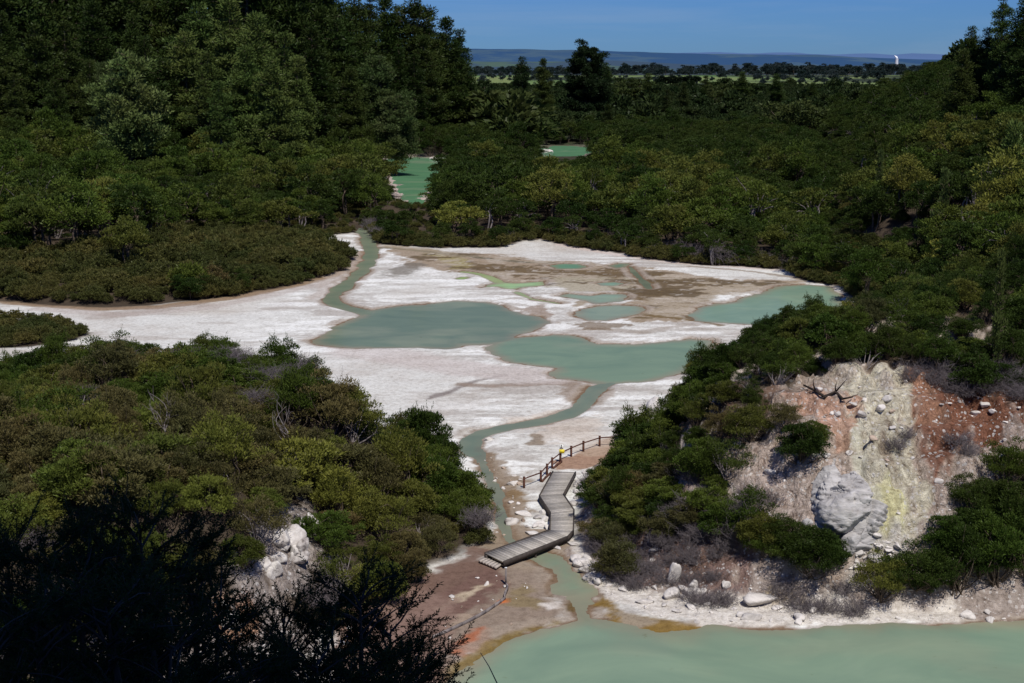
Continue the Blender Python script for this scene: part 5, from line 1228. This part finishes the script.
# ------------------------------------------------------------------ distant tower, shelter belt
Yt = 9300; Xt = (896 - 512) / 1400 * Yt * .982; tw = empty('cooling_tower', (Xt, Yt, 0), 'tiny white cooling tower far out on the plain, near the right skyline', 'tower')
def lathe(prof, k=32):
    V = np.array([[r * math.cos(t), r * math.sin(t), z] for z, r in prof for t in np.arange(k) * 2 * math.pi / k]); Q = [[i * k + j, i * k + (j + 1) % k, (i + 1) * k + (j + 1) % k, (i + 1) * k + j] for i in range(len(prof) - 1) for j in range(k)]; return V, Q
sc_ = .85; prof = [(z * sc_, (12.5 + 9 * ((1 - z / 78) ** 2 if z < 78 else ((z - 78) / 60) ** 2)) * sc_) for z in np.linspace(-10, 95, 16)]
V, Q = lathe(prof); obj('shell', mesh_np('shell', V, Q, None, True, [M['concrete']]), tw)
V = []; Fs = []; nb = 0
for i, (x, y, z, r) in enumerate(((-1, 0, 84, 8), (-3, 0, 89, 7), (-7, 2, 93, 5.5), (-11, 1, 96, 4), (-14, 0, 98, 3))):
    bm = bmesh.new(); bmesh.ops.create_icosphere(bm, subdivisions=3, radius=1); v = np.array([q.co[:] for q in bm.verts]); f = np.array([[q.index for q in ff.verts] for ff in bm.faces]); bm.free()
    v = v * (r * (1 + .35 * fbm(v[:, 0] * 2 + i, v[:, 1] * 2 + v[:, 2], .8, 70 + i, 3)))[:, None] + [x, y, z]; V.append(v); Fs.append(f + nb); nb += len(v)
obj('steam_plume', mesh_np('steam', np.vstack(V), None, np.vstack(Fs), True, [M['steam']]), tw)
rb = np.random.default_rng(888); cl = np.array([[x, rb.normal() * 3, 6 + rb.random() * 9, 3.6] for x in np.linspace(-30, 30, 26) for _ in range(3)]); V, q = clump_leaves(cl, 9, 2.2, 1.1, rb)
Y = 2050; X = (675 - 512) / 1400 * Y; o = obj('shelter_belt', mesh_np('shelter_belt', V, q, mats=[M['leaf']]), None, (X, Y, gz(X, Y))); o.color = (.016, .026, .016, 1); tag(o, 'dark clipped shelter belt of trees beside the far green fields', 'shelter belt')

# ------------------------------------------------------------------ two people on the path, behind the near trees
def skin_body(name, pts, edges, radii, mat, parent, sub=1):
    me = bpy.data.meshes.new(name); me.from_pydata(pts, edges, []); me.materials.append(mat); o = obj(name, me, parent)
    md = o.modifiers.new('skin', 'SKIN'); md.use_smooth_shade = True
    for v, r in zip(me.skin_vertices[0].data, radii): v.radius = (r, r) if not hasattr(r, '__len__') else r
    me.skin_vertices[0].data[0].use_root = True
    s = o.modifiers.new('sub', 'SUBSURF'); s.levels = sub; s.render_levels = sub; return o
def person(loc, rz, label, shirt, trousers, hat, hair, arm_up=False):
    e = empty('person', loc, label, 'person', None, rz)
    skin_m = simple('skin_' + str(rz), (.48, .30, .21), .6, .08)
    ar = [(.20, 0, 1.40), (.27, .02, 1.14), (.24, -.16, .96 if not arm_up else 1.22), (.23, -.22, .90 if not arm_up else 1.24)]
    al = [(-.20, 0, 1.40), (-.26, .04, 1.13), (-.25, -.05, .89), (-.25, -.07, .81)]
    P = [(0, 0, .95), (0, .01, 1.15), (0, .01, 1.36), (0, 0, 1.49), (0, -.01, 1.58), (0, -.015, 1.68), (.09, 0, .90), (.10, -.07, .50), (.10, -.02, .09), (.10, -.17, .035), (-.09, 0, .90), (-.10, .05, .50), (-.10, .16, .09), (-.10, .02, .035)] + ar + al
    E = [(0, 1), (1, 2), (2, 3), (3, 4), (4, 5), (0, 6), (6, 7), (7, 8), (8, 9), (0, 10), (10, 11), (11, 12), (12, 13), (2, 14), (14, 15), (15, 16), (16, 17), (2, 18), (18, 19), (19, 20), (20, 21)]
    rad = [(.15, .10), (.14, .095), (.16, .10), .055, (.078, .09), (.075, .088), .085, .058, .04, .035, .085, .058, .04, .035, .052, .042, .03, .03, .052, .042, .03, .03]
    # fingers and thumb as short chains from each hand, nose on the face
    for hand, wr, sx in ((P[17], P[16], 1), (P[21], P[20], -1)):
        h = np.array(hand); d = unit(np.array(hand) - np.array(wr)); side = unit(np.cross(d, [sx, 0, 0]))
        hi = P.index(hand)
        for k in range(4):
            b = h + side * (.016 * (k - 1.5)); L = (.06, .072, .068, .052)[k]; m1 = b + d * L * .55; m2 = m1 + unit(d + np.array([-sx * .7, 0, 0])) * L * .5
            P += [tuple(b + d * .02), tuple(m1), tuple(m2)]; n_ = len(P); E += [(hi, n_ - 3), (n_ - 3, n_ - 2), (n_ - 2, n_ - 1)]; rad += [.010, .009, .008]
        t1 = h - d * .03 + side * .04; t2 = t1 + d * .035 + side * .015; P += [tuple(t1), tuple(t2)]; n_ = len(P); E += [(hi, n_ - 2), (n_ - 2, n_ - 1)]; rad += [.012, .010]
    skin_body('body', P, E, rad, skin_m, e, 2)
    ms = simple('shirt_' + str(rz), shirt, .9, .12, 12); mt = simple('trousers_' + str(rz), trousers, .9, .12, 12)
    skin_body('shirt', [(0, .005, 1.30), (0, 0, 1.02), (0, .01, 1.40), (.20, 0, 1.405), (.245, .01, 1.24), (-.20, 0, 1.405), (-.24, .02, 1.24)], [(0, 1), (0, 2), (0, 3), (3, 4), (0, 5), (5, 6)], [(.185, .125), (.18, .125), (.12, .10), .075, .068, .075, .068], ms, e, 2)
    skin_body('trousers', [(0, 0, .94), (.09, 0, .86), (.10, -.07, .50), (.10, -.03, .16), (-.09, 0, .86), (-.10, .05, .50), (-.10, .15, .16)], [(0, 1), (1, 2), (2, 3), (0, 4), (4, 5), (5, 6)], [(.17, .12), .105, .078, .065, .105, .078, .065], mt, e, 2)
    mh = simple('headwear_' + str(rz), hat or hair, .85, .1, 20)
    if hat:
        V, Q = lathe([(1.715, .16), (1.72, .165), (1.735, .10), (1.79, .088), (1.815, .06), (1.82, .001)], 20); obj('hat', mesh_np('hat', V, Q, None, True, [mh]), e)
    V, Q = lathe([(1.55, .02), (1.56, .088), (1.64, .098), (1.72, .095), (1.77, .06), (1.785, .001)], 20); V[:, 1] = V[:, 1] * 1.0 + .03; obj('hair', mesh_np('hair', V, Q, None, True, [simple('hair_' + str(rz), hair, .8, .2, 30)]), e)
    for sx in (-.032, .032):
        bm = bmesh.new(); bmesh.ops.create_icosphere(bm, subdivisions=2, radius=.011); me = bpy.data.meshes.new('eye'); bm.to_mesh(me); bm.free(); me.materials.append(M['black_paint']); obj('eye', me, e, (sx, -.098, 1.645))
    bm = bmesh.new(); bmesh.ops.create_icosphere(bm, subdivisions=2, radius=.016); me = bpy.data.meshes.new('nose'); bm.to_mesh(me); bm.free(); me.materials.append(skin_m); o = obj('nose', me, e, (0, -.11, 1.615)); o.scale = (.8, 1, 1.4)
    return e
p1 = at(350, 652, .4); person((p1[0], p1[1], gz(p1[0], p1[1])), 2.4, 'person in a white hat and dark blue top, half hidden behind the near black trees', (.03, .045, .19), (.02, .022, .03), (.80, .79, .75), (.05, .035, .025))
p2 = at(343, 660, .4); person((p2[0], p2[1], gz(p2[0], p2[1])), 2.0, 'person in a white top with bare arms beside the one in the hat', (.72, .74, .80), (.09, .10, .13), None, (.06, .04, .025), True)
#END_PARTS
# ------------------------------------------------------------------ camera, light, sky
cam = bpy.data.cameras.new('camera'); co = bpy.data.objects.new('camera', cam); col.objects.link(co)
co.location = CAM; co.rotation_euler = (R(90) - PITCH, 0, 0)
cam.sensor_width = 36; cam.lens = F / 1024 * 36; cam.clip_start = .5; cam.clip_end = 60000
scene.camera = co
SUN_EL = R(57); SUN_AZ = R(158)
sv = Vector((math.sin(SUN_AZ) * math.cos(SUN_EL), math.cos(SUN_AZ) * math.cos(SUN_EL), math.sin(SUN_EL)))
sl = bpy.data.lights.new('sun', 'SUN'); sl.energy = 4.3; sl.angle = R(.5); sl.color = (1, .95, .875)
so = bpy.data.objects.new('sun', sl); col.objects.link(so); so.rotation_euler = sv.to_track_quat('Z', 'Y').to_euler(); so.location = (0, -50, 120)
w = bpy.data.worlds.new('World'); scene.world = w; w.use_nodes = True; nt = w.node_tree
bg = nt.nodes['Background']
sk = nt.nodes.new('ShaderNodeTexSky'); sk.sky_type = 'NISHITA'; sk.sun_disc = False; sk.sun_elevation = SUN_EL; sk.sun_rotation = SUN_AZ
sk.air_density = 1.0; sk.dust_density = .2; sk.ozone_density = 3.0; sk.altitude = 300
# thin wisps of cirrus
tc = nt.nodes.new('ShaderNodeTexCoord'); mp = nt.nodes.new('ShaderNodeMapping'); mp.inputs['Scale'].default_value = (2.2, 2.2, 26)
nt.links.new(tc.outputs['Generated'], mp.inputs[0])
cf = noise(nt, 1.6, 6, .6, mp.outputs[0], .4); cr = ramp(nt, [(.50, (0, 0, 0)), (.80, (.20, .20, .20))]); nt.links.new(cf, cr.inputs[0])
deep = mixc(nt, sk.outputs[0], (.24, .49, 1.07), 1.0, 'MULTIPLY')
nt.links.new(mixc(nt, deep, (5.5, 6.2, 7.5), cr.outputs[0]), bg.inputs['Color'])
bg.inputs['Strength'].default_value = .072
scene.view_settings.view_transform = 'Standard'; scene.view_settings.look = 'None'
scene.view_settings.exposure = 0; scene.view_settings.gamma = 1
scene.cycles.max_bounces = 5; scene.cycles.diffuse_bounces = 2; scene.cycles.glossy_bounces = 2; scene.cycles.transmission_bounces = 2; scene.cycles.transparent_max_bounces = 4
